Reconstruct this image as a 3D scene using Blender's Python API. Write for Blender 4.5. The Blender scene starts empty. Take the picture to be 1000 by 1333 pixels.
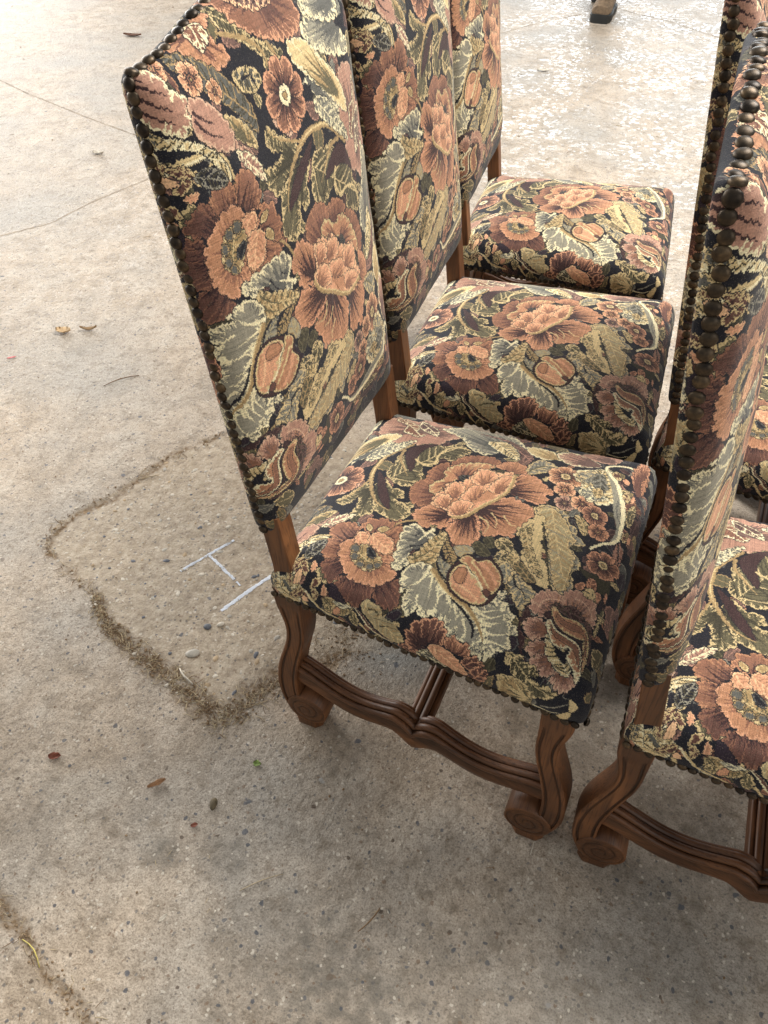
import bpy, bmesh, math, random
import numpy as np
from mathutils import Vector, Matrix, Euler

# ------------------------------------------------------------------ scene, camera, light
sc = bpy.context.scene
col = sc.collection
rng = np.random.default_rng(5)
random.seed(7)

CAM = (0.4743, -0.5917, 1.3053); YAW, PITCH, ROLL, FPX = -0.4287, 0.7821, -0.0185, 1047.57
def cam_axes():
    f = Vector((math.sin(YAW)*math.cos(PITCH), math.cos(YAW)*math.cos(PITCH), -math.sin(PITCH)))
    r = Vector((math.cos(YAW), -math.sin(YAW), 0)); u = r.cross(f)
    c, s = math.cos(ROLL), math.sin(ROLL)
    return r*c + u*s, u*c - r*s, f
cd = bpy.data.cameras.new('camera'); cam = bpy.data.objects.new('camera', cd); col.objects.link(cam)
R_, U_, F_ = cam_axes()
M = Matrix((R_, U_, -F_)).transposed().to_4x4(); M.translation = Vector(CAM); cam.matrix_world = M
cd.sensor_fit = 'HORIZONTAL'; cd.sensor_width = 36; cd.lens = 36*FPX/1000
cd.clip_start = .02; cd.clip_end = 200
sc.camera = cam

world = bpy.data.worlds.new('World'); sc.world = world; world.use_nodes = True
bg = world.node_tree.nodes['Background']; bg.inputs[0].default_value = (.93, .97, 1, 1); bg.inputs[1].default_value = .38

def area(name, loc, target, sx, sy, power, colour):
    l = bpy.data.lights.new(name, 'AREA'); l.shape = 'RECTANGLE'; l.size = sx; l.size_y = sy; l.energy = power; l.color = colour
    o = bpy.data.objects.new(name, l); col.objects.link(o); o.location = loc
    o.rotation_euler = (Vector(target)-Vector(loc)).to_track_quat('-Z', 'Y').to_euler()
    return o
area('door_light', (-1.6, 14.0, 3.0), (-1.0, 2.0, .3), 5.4, 5.6, 590, (.92, .97, 1))
area('side_opening_light', (-10.0, 4.6, 3.2), (-.9, .8, .3), 10.0, 5.6, 1520, (1, .98, .95))
area('roof_light', (1.9, 2.6, 4.6), (.3, .4, .4), 2.6, 2.6, 430, (1, .97, .92))
area('near_fill_light', (4.2, -2.2, 2.6), (.3, .3, .5), 3.0, 2.4, 40, (1, .96, .9))  # added fill from the camera side for the near faces, no actual opening
vs = sc.view_settings
vs.view_transform = 'Standard'; vs.look = 'None'; vs.exposure = 0; vs.gamma = 1
try: vs.use_curve_mapping = False
except Exception: pass

# ------------------------------------------------------------------ helpers
def link(name, me, mat=None, parent=None, loc=None):
    o = bpy.data.objects.new(name, me); col.objects.link(o)
    if mat is not None and me is not None and len(me.materials) == 0: me.materials.append(mat)
    if parent is not None: o.parent = parent
    if loc is not None: o.location = loc
    return o
def mesh(name, V, F, smooth=True):
    me = bpy.data.meshes.new(name); me.from_pydata([tuple(map(float, v)) for v in V], [], F); me.update()
    if smooth: me.polygons.foreach_set('use_smooth', [True]*len(me.polygons))
    return me
def fixnormals(me):
    bm = bmesh.new(); bm.from_mesh(me); bmesh.ops.recalc_face_normals(bm, faces=bm.faces); bm.to_mesh(me); bm.free(); return me
def tag(o, label=None, cat=None, group=None, kind=None):
    if label: o['label'] = label
    if cat: o['category'] = cat
    if group: o['group'] = group
    if kind: o['kind'] = kind
    return o
def empty(name, loc, rz=0):
    o = bpy.data.objects.new(name, None); col.objects.link(o); o.location = loc; o.rotation_euler = (0, 0, rz); o.empty_display_size = .1; return o
def mat_new(name):
    m = bpy.data.materials.new(name); m.use_nodes = True
    nt = m.node_tree; b = nt.nodes['Principled BSDF']
    return m, nt, b
def N(nt, t, **kw):
    n = nt.nodes.new(t)
    for k, v in kw.items():
        if k.startswith('i_'): n.inputs[k[2:].replace('_', ' ')].default_value = v
        else: setattr(n, k, v)
    return n
def ramp(nt, pts, src=None):
    r = nt.nodes.new('ShaderNodeValToRGB'); e = r.color_ramp.elements
    while len(e) < len(pts): e.new(.5)
    for k, (p, c) in zip(e, pts): k.position = p; k.color = c if len(c) == 4 else (*c, 1)
    if src is not None: nt.links.new(src, r.inputs[0])
    return r
def mixc(nt, fac, a, b, mode='MIX'):
    m = nt.nodes.new('ShaderNodeMix'); m.data_type = 'RGBA'; m.blend_type = mode
    for s, v in ((m.inputs[0], fac), (m.inputs[6], a), (m.inputs[7], b)):
        if hasattr(v, 'links'): nt.links.new(v, s)
        elif isinstance(v, (int, float)): s.default_value = v
        else: s.default_value = (*v, 1) if len(v) == 3 else v
    return m.outputs[2]
def math_(nt, op, a, b=None, clamp=False):
    m = nt.nodes.new('ShaderNodeMath'); m.operation = op; m.use_clamp = clamp
    for i, v in enumerate((a, b)):
        if v is None: continue
        if hasattr(v, 'links'): nt.links.new(v, m.inputs[i])
        else: m.inputs[i].default_value = v
    return m.outputs[0]
def srgb(r, g, b):
    f = lambda c: c/255/12.92 if c <= 10 else ((c/255+.055)/1.055)**2.4
    return (f(r), f(g), f(b))

# ------------------------------------------------------------------ tapestry: the woven design drawn motif by motif (mm)
OPS = '''
P|q|p|2|2.5|14|383,577 404,576 419,566 425,545 429,521 452,516 439,493 439,471 424,445 408,434 394,441 381,454 361,464 352,485 350,498 358,514 348,528 354,542 373,555 365,566|391,503|v|14
P|c|r|2|0|10|412,558 423,550 417,529 406,510 388,511 383,494 370,501 374,517 381,532 402,535|||7
P|c|v|2|0|10|410,516 432,517 424,500 407,480 386,474 391,491 397,505|||7
P|c|y|3|2|18|416,475 438,458 462,433 464,396 455,362 428,336 418,333 422,349 426,365 406,341 378,331 378,341 384,363 369,381 369,398 378,418 400,437|385,340|z|8
P|p|v|1.5|2|10|435,414 436,384 427,351 405,321 387,313 368,319 368,329 402,339 426,365 431,388|||7
P|c|t|1.5|2|9|406,393 422,372 411,350 378,331 377,344 387,369|||7
P|t|o|2|2|14|318,503 343,496 358,475 362,450 376,435 366,408 345,418 326,428 329,444 308,450 298,466 279,458 258,458 246,476 254,499 267,514 284,515 298,512 316,514|||7
P|w|w|0|0|10|314,501 336,505 351,487 361,464 339,479 319,483 294,479 284,483|||7
S|t|314,484 306,469 312,451 335,452 361,441 371,416|3|2|4
S|d|282,476 268,465 260,479|4|1|
P|t|o|2|1.5|12|240,532 228,544 210,554 195,567 186,553 194,542 209,535 187,529 167,531 167,515 172,508 181,499 207,509|231,522|d|4
P|t|o|2|1.5|14|245,521 255,509 238,492 237,475 222,466 216,478 208,454 193,443 180,449 173,464 181,488 192,503|238,520|d|4
P|w|w|0|0|10|272,530 254,511 236,501 219,489 194,477 200,489 221,508|||7
S|g|350,501 332,518 311,533 288,538 267,538 244,530 216,515 198,495 191,476|5|1|8
S|t|349,505 332,520 309,535 285,539 260,536 237,527|2|1|3
S|g|334,511 312,509 290,495 271,480|6|1|
S|g|253,534 232,541 207,551 195,564|4|1|
P|c|y|3|2|12|346,587 360,578 351,551 345,533 329,541 320,562 305,565 298,579 295,583 277,586 304,588|295,584|z|6
F|240,577|32|7|q|v|y
P|y|o|1.5|0|10|173,587 182,580 175,566 169,561 159,575 153,583 147,588|||7
P|q|p|1.5|1.5|10|143,564 157,557 166,538 158,529 146,544 138,559|||7
P|q|p|1.5|1.5|12|119,590 131,588 143,580 140,564 125,569 112,578 98,580|103,583|v|5
S|y|125,592 153,587 169,579 172,565|2|1|3
P|b|r|2|2.5|12|285,452 304,448 319,434 314,424 293,422 258,436|286,408|m|7
P|b|r|2|2.5|12|318,425 340,419 357,399 365,374 355,356 343,361 336,392 314,413|307,388|m|7
P|b|r|2|2.5|12|240,463 262,460 276,443 256,430 227,421 215,433 219,452|250,406|m|7
P|t|b|2|2.5|13|253,437 271,435 284,424 303,428 322,416 335,398 344,378 342,363 310,383 294,400 275,415 247,423|286,397|m|9
P|z|k|2|0|10|296,405 305,393 296,384 288,392|||7
P|l|b|2|2|12|344,359 362,347 368,330 360,314 347,311 341,325 342,341|331,335|r|5
P|l|b|3|2.5|12|311,340 326,327 343,314 345,294 334,280 323,263 315,262 311,271 301,265 285,276 287,297 291,313 287,332|293,345|w|9
P|l|b|3.5|3|14|236,354 263,338 282,320 280,298 271,277 255,277 240,278 222,291 207,291 204,308 194,323 205,339|245,361|w|9
S|t|227,348 219,331 198,329|3|1|
S|t|241,333 228,321 213,319|2.5|1|
S|t|242,315 229,301 230,291|2.5|1|
S|l|255,327 259,310 254,288|2|1|
P|l|b|4|3|12|203,378 221,363 226,350 189,334 174,336 163,347 156,355 165,366 183,383|235,365|w|8
P|l|b|3.5|3|12|193,439 212,432 225,418 220,402 205,383 182,390 186,403 174,414 179,427|211,386|w|7
P|i|l|2.5|3|11|224,420 247,423 259,412 275,415 286,397 304,387 323,382 332,363 331,346 340,335 331,324 311,321 291,328 262,340 238,358 215,371 210,385 221,400|248,372|b|16
P|i|l|2|2.2|9|259,412 282,407 277,388 253,388 250,406|247,394|r|5
P|i|l|2|2.2|9|254,386 282,379 300,366 295,353 259,366 246,377|248,362|r|5
P|i|l|2|2.2|9|296,384 326,378 330,357 316,350 293,367|290,360|r|5
P|i|l|2|2.2|9|222,395 245,388 249,365 233,367 217,377|212,375|r|5
P|i|l|2|2.2|9|228,419 249,416 248,400 225,399|222,398|r|5
P|i|l|2|2.2|9|288,354 318,345 333,330 317,326 287,338|278,340|r|5
S|g|209,385 219,367 247,351 274,334 303,324 336,325|5|4|7
S|t|211,386 222,368 250,352 277,334 305,326 335,328|1.5|1.5|2
P|c|t|2.5|2|12|424,332 437,317 433,289 409,259 410,278 401,293 402,309 406,321|410,278|g|5
P|c|p|2.5|1.5|14|431,282 449,261 444,233 425,209 413,224 404,252 412,271|424,211|v|5
P|q|p|2|1|12|451,245 474,217 472,184 443,192 437,215 443,235|450,191|v|4
P|t|y|2.5|1.5|12|363,314 396,302 392,277 381,269 362,288 348,307|||7
S|o|356,310 379,292 382,272|3|2|
P|d|d|0|0|10|199,189 199,166 205,146 182,141 176,153 185,172|||7
P|o|d|1.5|0|10|294,219 287,202 271,193 262,201 274,211|||7
P|t|g|2|0|10|290,220 295,212 283,196 269,194 262,201|||7
F|367,254|28|6|i|b|t
F|337,248|17|5|i|l|b
F|308,240|16|5|q|p|v
F|321,216|18|6|i|l|m
F|309,193|20|5|l|r|t
F|281,181|16|5|l|b|r
P|c|t|3|3|16|372,241 393,239 405,221 416,204 417,188 390,175 365,172 343,180 334,199 335,214 343,227 360,226|||7
P|t|y|2|2|14|379,238 401,220 395,205 371,208 365,224|||7
P|y|z|2|2|12|388,215 401,203 379,190 366,191 362,203 373,211|||7
P|c|y|2|2|12|344,224 365,211 358,194 353,183 340,198 336,212|||7
P|t|g|1.5|0|10|358,210 369,199 358,192 345,199|||7
S|y|415,198 392,184 365,172 335,165 308,154 277,157|8|7|12
S|c|447,158 443,179 431,197 415,199 396,179 373,166 346,157 316,152 282,153 262,171 243,185|4|4|8
S|z|360,168 335,165 316,154|3|1|
S|y|442,163 430,163 425,166|3|1|
P|t|m|1.8|0|10|411,190 422,184 417,174 404,177|||7
P|g|o|1.2|0|10|420,181 422,171 412,172|||7
P|l|l|0|0|10|408,172 416,167 411,160 404,164|||7
P|t|m|1.8|0|10|376,165 391,159 388,152 368,154|||7
P|g|o|1.2|0|10|389,156 394,151 381,151|||7
P|l|l|0|0|10|375,151 388,149 382,145 370,148|||7
P|t|m|1.8|0|10|293,148 307,145 305,140 288,142|||7
P|g|o|1.2|0|10|306,144 311,139 299,140|||7
P|l|l|0|0|10|294,140 306,137 302,134 291,136|||7
P|t|o|1.5|0|10|340,151 361,149 370,143 358,139 327,140 321,145|||7
P|o|t|3|0|10|341,148 356,146 356,142 337,142 331,145|||7
P|l|r|2.5|3|11|432,160 455,157 475,151 472,141 454,136 427,137 399,138 395,144 405,152|384,141|m|12
P|b|r|2|2|9|424,143 443,138 429,135 402,138|||7
P|p|r|2.2|0|10|268,152 277,150 255,145 233,140 222,142 236,147 255,152|||7
P|p|r|2|0|10|283,148 274,142 268,139 238,139 262,144|||7
F|225,160|25|5|l|r|t
P|t|y|2|1.5|12|273,278 288,267 292,248 285,229 273,225 267,210 257,209 249,195 240,195 231,212 210,192 199,189 184,197 171,192 154,189 140,202 145,215 165,228 203,236 243,252 260,267|||0
P|t|s|2|2|12|275,274 287,252 271,228 251,213 242,205 233,215 209,199 182,199 157,195 144,205 161,219 205,234 244,250|||7
S|y|245,248 243,233 245,211|2|1|
S|y|210,237 206,220 200,197|2|1|
S|y|176,226 172,211 165,197|2|1|
P|t|t|0|3|12|218,287 234,284 253,274 265,266 259,256 244,257 231,249 215,251 201,240 192,245 174,230 142,219 140,234 160,256 179,269 199,270|||7
P|t|g|2|2|10|220,283 233,278 241,271 209,264 183,249 154,231 155,241 172,258 193,269|||7
S|d|254,259 230,250 215,246 197,236 169,227 141,215|2.5|1.5|3
P|o|d|2|0|10|169,339 181,331 166,310 157,313 157,326|||7
P|o|d|2|0|10|186,328 196,318 183,306 173,315|||7
P|t|o|2|0|10|187,311 200,304 199,290 182,281 175,289 178,303|||7
P|t|z|2|0|10|158,302 177,299 176,288 159,286 150,294|||7
P|t|g|2|0|10|167,287 185,280 172,269 151,267 149,277|||7
P|t|y|1.5|1.5|9|146,291 160,284 147,270 134,268 123,275 130,283|||7
P|g|o|1.5|0|10|154,272 168,266 154,249 143,237 137,248|||7
P|t|y|3|2|12|130,272 147,268 136,252 124,232 110,229 104,238 92,240 93,246 105,258|||7
S|k|142,268 126,261 119,248 105,240|3|1|
P|q|p|2|2.5|10|98,231 113,232 127,228 137,218 141,206 139,198 150,194 160,181 160,170 158,159 152,152 136,148 116,147 116,150 117,158 131,173 126,192 116,204 103,206 93,205 93,218|97,183|b|12
S|q|105,221 118,218 127,208 131,196|2|1.5|
S|q|145,181 145,167 136,156 122,151|2|1.5|
S|v|102,217 116,213 125,201|1.5|1|
P|q|p|2|2.5|9|73,233 82,229 89,218 84,206 72,201 62,206 59,218 64,226|77,199|r|7
P|q|p|2|2.5|9|43,218 53,216 60,206 59,195 47,193 41,203 39,213|56,189|r|7
P|q|p|2|2.5|9|32,210 40,204 44,192 37,179 24,178 20,187 23,195 27,205|43,181|r|7
P|q|p|2|2.5|9|17,176 27,174 29,161 29,151 19,148 13,154 11,165|35,170|r|7
P|v|w|2|0|10|111,209 124,201 124,190 131,181 124,166 114,160 110,179 113,194|||7
P|w|w|0|0|10|96,211 104,208 103,203 93,202|||7
P|v|w|2|0|10|116,160 115,151 101,146 83,143 77,144 99,151|||7
P|c|t|1.5|1.5|8|71,200 76,196 59,182 63,167 49,165 34,157 26,162 32,176 42,188 50,195|||7
P|k|k|0|0|10|59,186 55,174 63,167 49,168 41,166 46,175|||7
P|t|b|2|0|10|111,205 117,201 108,189 111,172 109,160 101,152 87,146 66,143 39,143 51,148 78,153 93,152 87,155 84,172 87,187 98,199|||0
P|b|r|1|0|10|107,196 102,182 104,164 97,153 84,149 66,146 64,148 83,150 96,157 93,174 97,190|||0
P|c|b|3|0|10|84,205 93,201 82,189 80,174 77,159 64,151 45,146 37,144 23,146 26,150 37,155 49,167 64,166 60,177 63,191|||0
P|b|r|1|0|10|85,199 78,188 75,169 70,157 55,151 43,148 55,155 66,163 69,178 74,192|||0
S|w|94,198 83,180 82,160 69,151 38,144|1.5|1|2.5
S|w|89,229 79,238 61,234 53,225 42,226 30,216|3|3|
P|l|r|2|0|10|165,187 175,183 178,176 167,175 162,181|||7
P|l|r|2|0|10|175,173 189,173 192,164 183,159 173,161 173,169|||7
P|l|r|2|0|10|173,159 175,153 168,149 156,151 160,154|||7
P|l|r|2|0|10|177,146 183,144 175,142 151,142 161,144|||7
P|t|t|1|1|6|162,174 175,167 171,159 162,157 156,165|||7
P|t|o|1.5|0|10|110,145 128,144 127,141 108,141 102,143|||7
P|n|w|2|0|10|156,150 167,147 161,143 143,145 144,149|||7
P|t|o|3|2|14|28,242 34,229 33,218 27,219 28,207 20,194 16,203 13,195 12,180 6,166 -9,174 -12,187 -13,198 10,220|||7
P|t|g|3|2|12|-1,245 6,235 10,222 4,208 -15,197 -30,199 -38,212 -35,222 -39,238|-23,200|t|5
S|c|-30,195 -33,172 -26,157|3|1|
S|y|-26,185 -19,165 -3,147|3|1|
S|c|-40,187 -45,172 -44,165|2|1|
P|t|t|0|0|10|-38,163 -22,153 -18,142 -31,143 -42,153|||7
P|t|t|0|0|10|-12,146 8,147 -6,133 -17,140|||7
S|y|9,158 6,154 8,150|1.5|1|
S|g|161,459 175,445 184,427|4|3|
P|b|r|2.5|2.5|11|126,544 141,542 151,536 150,526 152,515 141,501 129,502 119,511 112,516 116,532|99,471|w|6
P|b|r|2.5|2.5|11|146,503 157,499 168,498 167,486 173,475 168,464 167,457 153,456 141,468 140,485|99,471|w|6
P|b|r|2.5|2.5|11|142,464 157,455 164,447 158,439 147,442 129,434 115,439 135,452|99,471|w|6
P|b|r|2.5|2.5|11|98,542 111,541 116,529 110,513 90,506 81,519 85,534|99,471|w|6
P|r|m|2.5|2.5|11|65,527 76,530 81,522 84,505 69,496 54,502 52,512|99,471|w|6
P|r|m|2.5|2.5|11|46,499 59,496 67,482 61,460 61,445 48,442 38,452 35,470 41,490|99,471|w|6
P|r|m|2.5|2.5|11|48,437 63,440 76,426 78,413 65,405 46,403 41,410 41,426|99,471|w|6
P|t|g|1|0|10|149,494 156,492 147,483 140,486|||7
P|t|g|1|0|10|149,476 157,468 154,460 144,467|||7
P|l|b|3|3|13|91,511 111,515 123,501 132,503 138,488 136,481 142,471 135,447 120,439 106,435 98,440 88,421 82,421 72,429 68,436 63,440 62,450 61,460 62,476 68,491 78,501|100,468|r|16
P|i|l|2|1.5|10|123,480 137,479 143,469 135,447 119,440 111,446 112,459|||7
P|i|l|2|1.5|10|117,498 133,501 137,490 126,481 114,477 113,488|||7
P|l|b|2|1|9|105,456 109,445 110,434 101,433 96,444 99,451|||7
P|t|g|1.5|1.5|8|96,495 112,490 116,478 106,457 97,447 88,449 79,462 83,479|||7
P|g|z|1|0|10|105,500 113,496 109,486 101,490|||7
P|g|z|1|0|10|93,495 101,491 97,482 90,486|||7
P|g|z|1|0|10|84,482 91,478 88,469 81,473|||7
P|g|z|1|0|10|84,467 91,463 88,455 81,459|||7
P|g|z|1|0|10|89,457 96,453 93,445 86,449|||7
P|z|k|1.5|0|10|112,476 114,471 104,459 99,462 102,471|||7
S|t|118,540 113,561 99,572 78,573 58,571 38,559 18,549 -8,544|5|6|9
S|c|113,558 99,570 78,571 58,569 40,558|2|3|3
S|t|108,565 95,563 86,552|5|2|
S|z|107,545 102,551 92,548 83,537|2|2|
P|t|m|2|0|10|66,562 77,562 81,549 73,548|||7
P|t|m|2|0|10|63,560 68,552 56,544 50,548|||7
P|i|l|1|0|10|57,541 72,543 69,536 61,534|||7
P|t|m|2|0|10|39,534 49,533 53,521 46,521|||7
P|t|m|2|0|10|37,533 41,525 29,520 16,528|||7
P|i|l|1|0|10|31,516 46,516 43,509 36,508|||7
S|c|35,552 23,539 6,522 -7,504|3|3|4
S|t|24,537 4,519 -4,499 -8,481|3|4|
P|t|g|2.5|1.5|12|23,513 36,501 38,482 31,466 14,470 4,489 4,508|||7
P|c|y|1.5|0|10|28,497 33,479 31,466 20,477 20,488|||7
P|l|l|0|0|10|9,497 19,489 13,484 3,492|||7
P|t|o|1.5|0|10|11,512 20,504 10,502 4,508|||7
P|t|s|1.5|1.5|10|36,451 43,446 39,423 34,421 35,405 29,392 24,396 11,387 1,383 -9,400 2,422 17,439|||7
S|d|35,442 36,433 33,423|1.5|1|
S|d|24,432 28,417 28,402|1.5|1|
S|d|11,422 16,408 17,394|1.5|1|
S|c|34,461 16,448 -4,426 -12,400|5|3|7
S|m|34,460 16,447 -3,425 -12,400|2.5|1.5|4
S|t|4,453 -17,438 -20,431|5|3|
P|n|n|0|0|10|49,504 47,495 34,476 33,490 39,504|||7
P|z|n|1|0|10|34,413 43,400 40,392 32,399|||7
P|c|y|4|3|16|93,428 118,435 144,439 168,438 176,423 167,410 177,400 158,395 140,404 124,418 111,412 97,417|153,400|z|7
S|k|135,420 143,405 157,397|2|1|
S|c|149,412 163,406 176,402|2|4|
S|k|155,419 165,414|1.5|1|
P|k|g|1.5|0|10|174,392 179,381 158,366 147,351 126,350 121,357 137,369|||7
P|s|y|1.5|0|10|129,375 128,364 123,351 99,348 108,363|||7
P|y|s|1|0|10|157,361 167,343 158,331 143,347|||7
P|t|g|2|2|10|115,414 132,405 148,400 177,385 168,378 145,377 123,377 109,389 110,407|||7
S|o|114,409 129,395 145,386|3|1|
S|o|113,399 123,386 139,379|3|1|
P|c|y|5|2|14|113,378 114,396 104,409 89,413 74,409 65,404 73,398 56,398 45,392 39,386 45,378 54,374 47,372 42,362 48,354 46,340 40,328 31,320 30,305 23,288 21,271 44,278 60,292 69,308 81,333 92,354|||0
P|c|y|5|2|12|76,306 85,293 95,280 110,277 111,269 102,267 97,272 93,259 86,257 81,247 74,248 74,256 65,239 57,236 52,245 42,239 33,244 30,253 22,260 20,269 40,276 56,288|||0
S|c|107,373 85,368 70,366|4|1|
S|c|90,360 66,351 55,355|4|1|
S|c|104,383 90,384 84,391|4|1|
S|c|82,344 68,332 58,330|4|1|
S|c|73,330 62,322 51,318|4|1|
S|c|57,311 44,302 33,299|4|1|
S|c|40,329 38,323 27,320|4|1|
S|c|105,379 86,386 78,396|4|1|
S|c|69,382 57,378 45,378|4|1|
S|c|72,300 68,278 76,263|4|1|
S|c|65,296 59,281 65,261|4|1|
S|c|76,306 73,289 82,271|4|1|
S|c|51,280 47,267 53,249|4|1|
S|c|37,275 38,259 37,247|4|1|
S|c|56,282 57,274 61,268|4|1|
S|g|111,377 96,356 83,334 71,308 58,291 37,275|7|2|7
S|t|108,377 93,357 80,335 69,309 55,292|2|1|
S|k|79,337 64,310 50,294 36,290|2|3|4
S|k|122,374 110,365 102,352|3|2|
P|w|w|0|0|10|98,349 116,354 136,347 152,338 149,321 156,307 146,290 127,279 107,280 89,284 80,295 78,315 86,337|||7
P|t|b|2|0|10|138,346 150,337 145,320 153,308 143,292 126,281 108,282 98,291 109,305 122,318 132,333|||0
S|l|144,317 134,299 117,285|7|4|
S|t|142,330 129,313 109,293|3|2|
S|r|144,324 132,311 129,308|3|1|
P|t|l|2.5|0|10|99,346 115,350 131,343 132,333 123,323 117,312 100,298 91,289 82,296 80,314 89,336|||0
P|b|t|0|0|10|114,346 126,341 127,332 121,329 105,329 103,337|||7
S|i|100,332 95,317 87,300|4|2|
S|b|96,341 87,322 83,306|3|2|
S|c|132,333 123,323 116,311 100,297 91,289|1.5|3|
P|m|m|0|0|10|102,299 106,294 101,288 95,291|||7
P|l|m|1.5|0|10|-13,393 -3,381 -10,363 -20,370|||7
P|l|m|3|3|13|20,381 31,374 38,367 45,351 45,338 33,325 21,328 12,348 -17,370|-7,348|w|8
P|l|r|2.5|2|10|26,324 32,314 28,304 28,292 18,288 10,301 17,316|-2,315|w|5
P|l|m|2.5|2|10|-1,296 19,284 17,272 8,266 -8,281|||7
P|l|m|2.5|2|10|-20,289 3,273 -2,260 -21,263 -33,281|||7
P|c|z|2|1.5|6|-13,363 1,350 -8,337 -24,319 -24,336 -20,358|||7
P|i|l|1.5|0|10|7,346 18,331 11,316 0,300 -19,287 -28,297 -22,314 -12,332|||7
S|b|4,333 -2,315 -18,297|2|1|
P|c|t|2|2|12|20,609 37,593 48,575 44,555 22,549 -3,558 -5,575 -1,590 12,600|||7
S|y|33,600 23,590 8,594|8|5|
S|z|36,581 23,571 16,560|7|4|
P|l|b|1|0|10|7,618 18,607 6,601 -8,613|||7
P|t|o|2|1.5|14|175,686 197,671 216,648 237,637 264,622 253,613 231,624 197,647 176,665|||7
S|g|169,661 209,646 229,627 228,616|4|2|5
S|g|230,650 248,626 253,613|4|2|5
P|l|r|3.5|3|12|181,700 220,697 284,686 315,663 326,643 310,632 274,631 239,641 203,659 192,675|244,683|m|12
P|i|v|3|2.5|10|210,699 246,687 278,673 262,665 226,670 203,685|||7
P|l|b|3|3|12|121,673 157,682 173,676 158,661 173,644 166,635 145,635 121,652 103,667|134,667|m|8
P|c|r|3|1|10|138,676 154,675 158,661 142,651 134,662|||7
P|g|z|1.5|1.5|14|95,661 129,647 157,624 180,594 180,567 163,584 130,615 96,643|||7
P|t|z|2.5|0|10|166,624 183,628 204,621 212,609 196,601 174,608|||7
S|k|178,618 193,617 199,609|4|2|
F|73,656|14|5|i|l|b
F|108,636|15|5|i|l|r
F|133,619|11|5|i|b|r
P|t|g|2|1.5|10|128,598 152,588 169,570 171,554 154,563 136,578|155,566|o|3
P|c|p|3.5|2|13|29,661 52,661 67,655 77,635 90,626 92,615 81,602 72,595 52,606 30,629 22,648|||0
S|w|32,658 51,643 68,633|5|1|
S|w|30,650 50,631 69,619|5|1|
S|w|27,640 49,619 68,608|5|1|
S|w|30,661 44,655 54,647|5|1|
P|q|p|3|2|13|90,621 106,620 122,609 132,594 139,577 130,565 105,574 86,592 87,605|||0
S|w|90,605 101,590 122,580|4|1|
S|w|91,612 102,602 115,595|4|1|
P|c|p|2.5|1.5|12|134,561 155,553 167,537 166,521 144,542|||7
F|245,584|39|8|l|r|c
P|c|y|4|2.5|14|318,633 365,638 412,608 412,585 365,594 325,613|415,618|z|5
P|c|y|4|2.5|14|331,648 374,663 417,649 417,624 377,626|413,637|z|5
P|c|t|2|2|12|280,627 313,622 342,596 370,562 368,531 335,558 300,588 279,609|358,552|o|6
P|c|y|2.5|2|12|298,563 327,557 354,518 357,502 324,527 300,548|||7
P|c|t|2|0|10|13,605 40,603 75,591 100,575 114,556 115,540 105,550 88,574 58,587 27,587 7,586|||7
P|t|z|1.5|1.5|10|21,611 50,602 48,593 20,600|||7
P|y|k|2|0|10|71,556 88,561 106,552 109,539 89,539|||7
P|t|m|2|0|10|29,566 38,574 51,574 47,566|||7
P|t|m|2|0|10|49,570 65,570 73,559 59,559|||7
P|i|l|0|0|10|35,563 48,562 57,554 46,552|||7
P|t|m|2|0|10|6,570 17,567 33,548 21,546 11,556|||7
P|i|l|0|0|10|9,549 19,546 15,539 8,541|||7
'''
S0,T0,SW,TH,PPM=-70,20,640,760,2
PAL=dict(k=(25,25,34),n=(46,34,44),c=(232,216,166),t=(208,180,118),g=(166,134,78),o=(96,88,60),d=(62,57,40),y=(142,136,116),z=(92,91,84),
 r=(136,86,58),m=(98,60,48),w=(60,36,36),l=(208,142,94),i=(230,176,120),b=(178,118,72),p=(170,120,94),q=(206,162,126),v=(108,77,66),s=(168,152,108))
KEYS=list(PAL)
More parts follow.
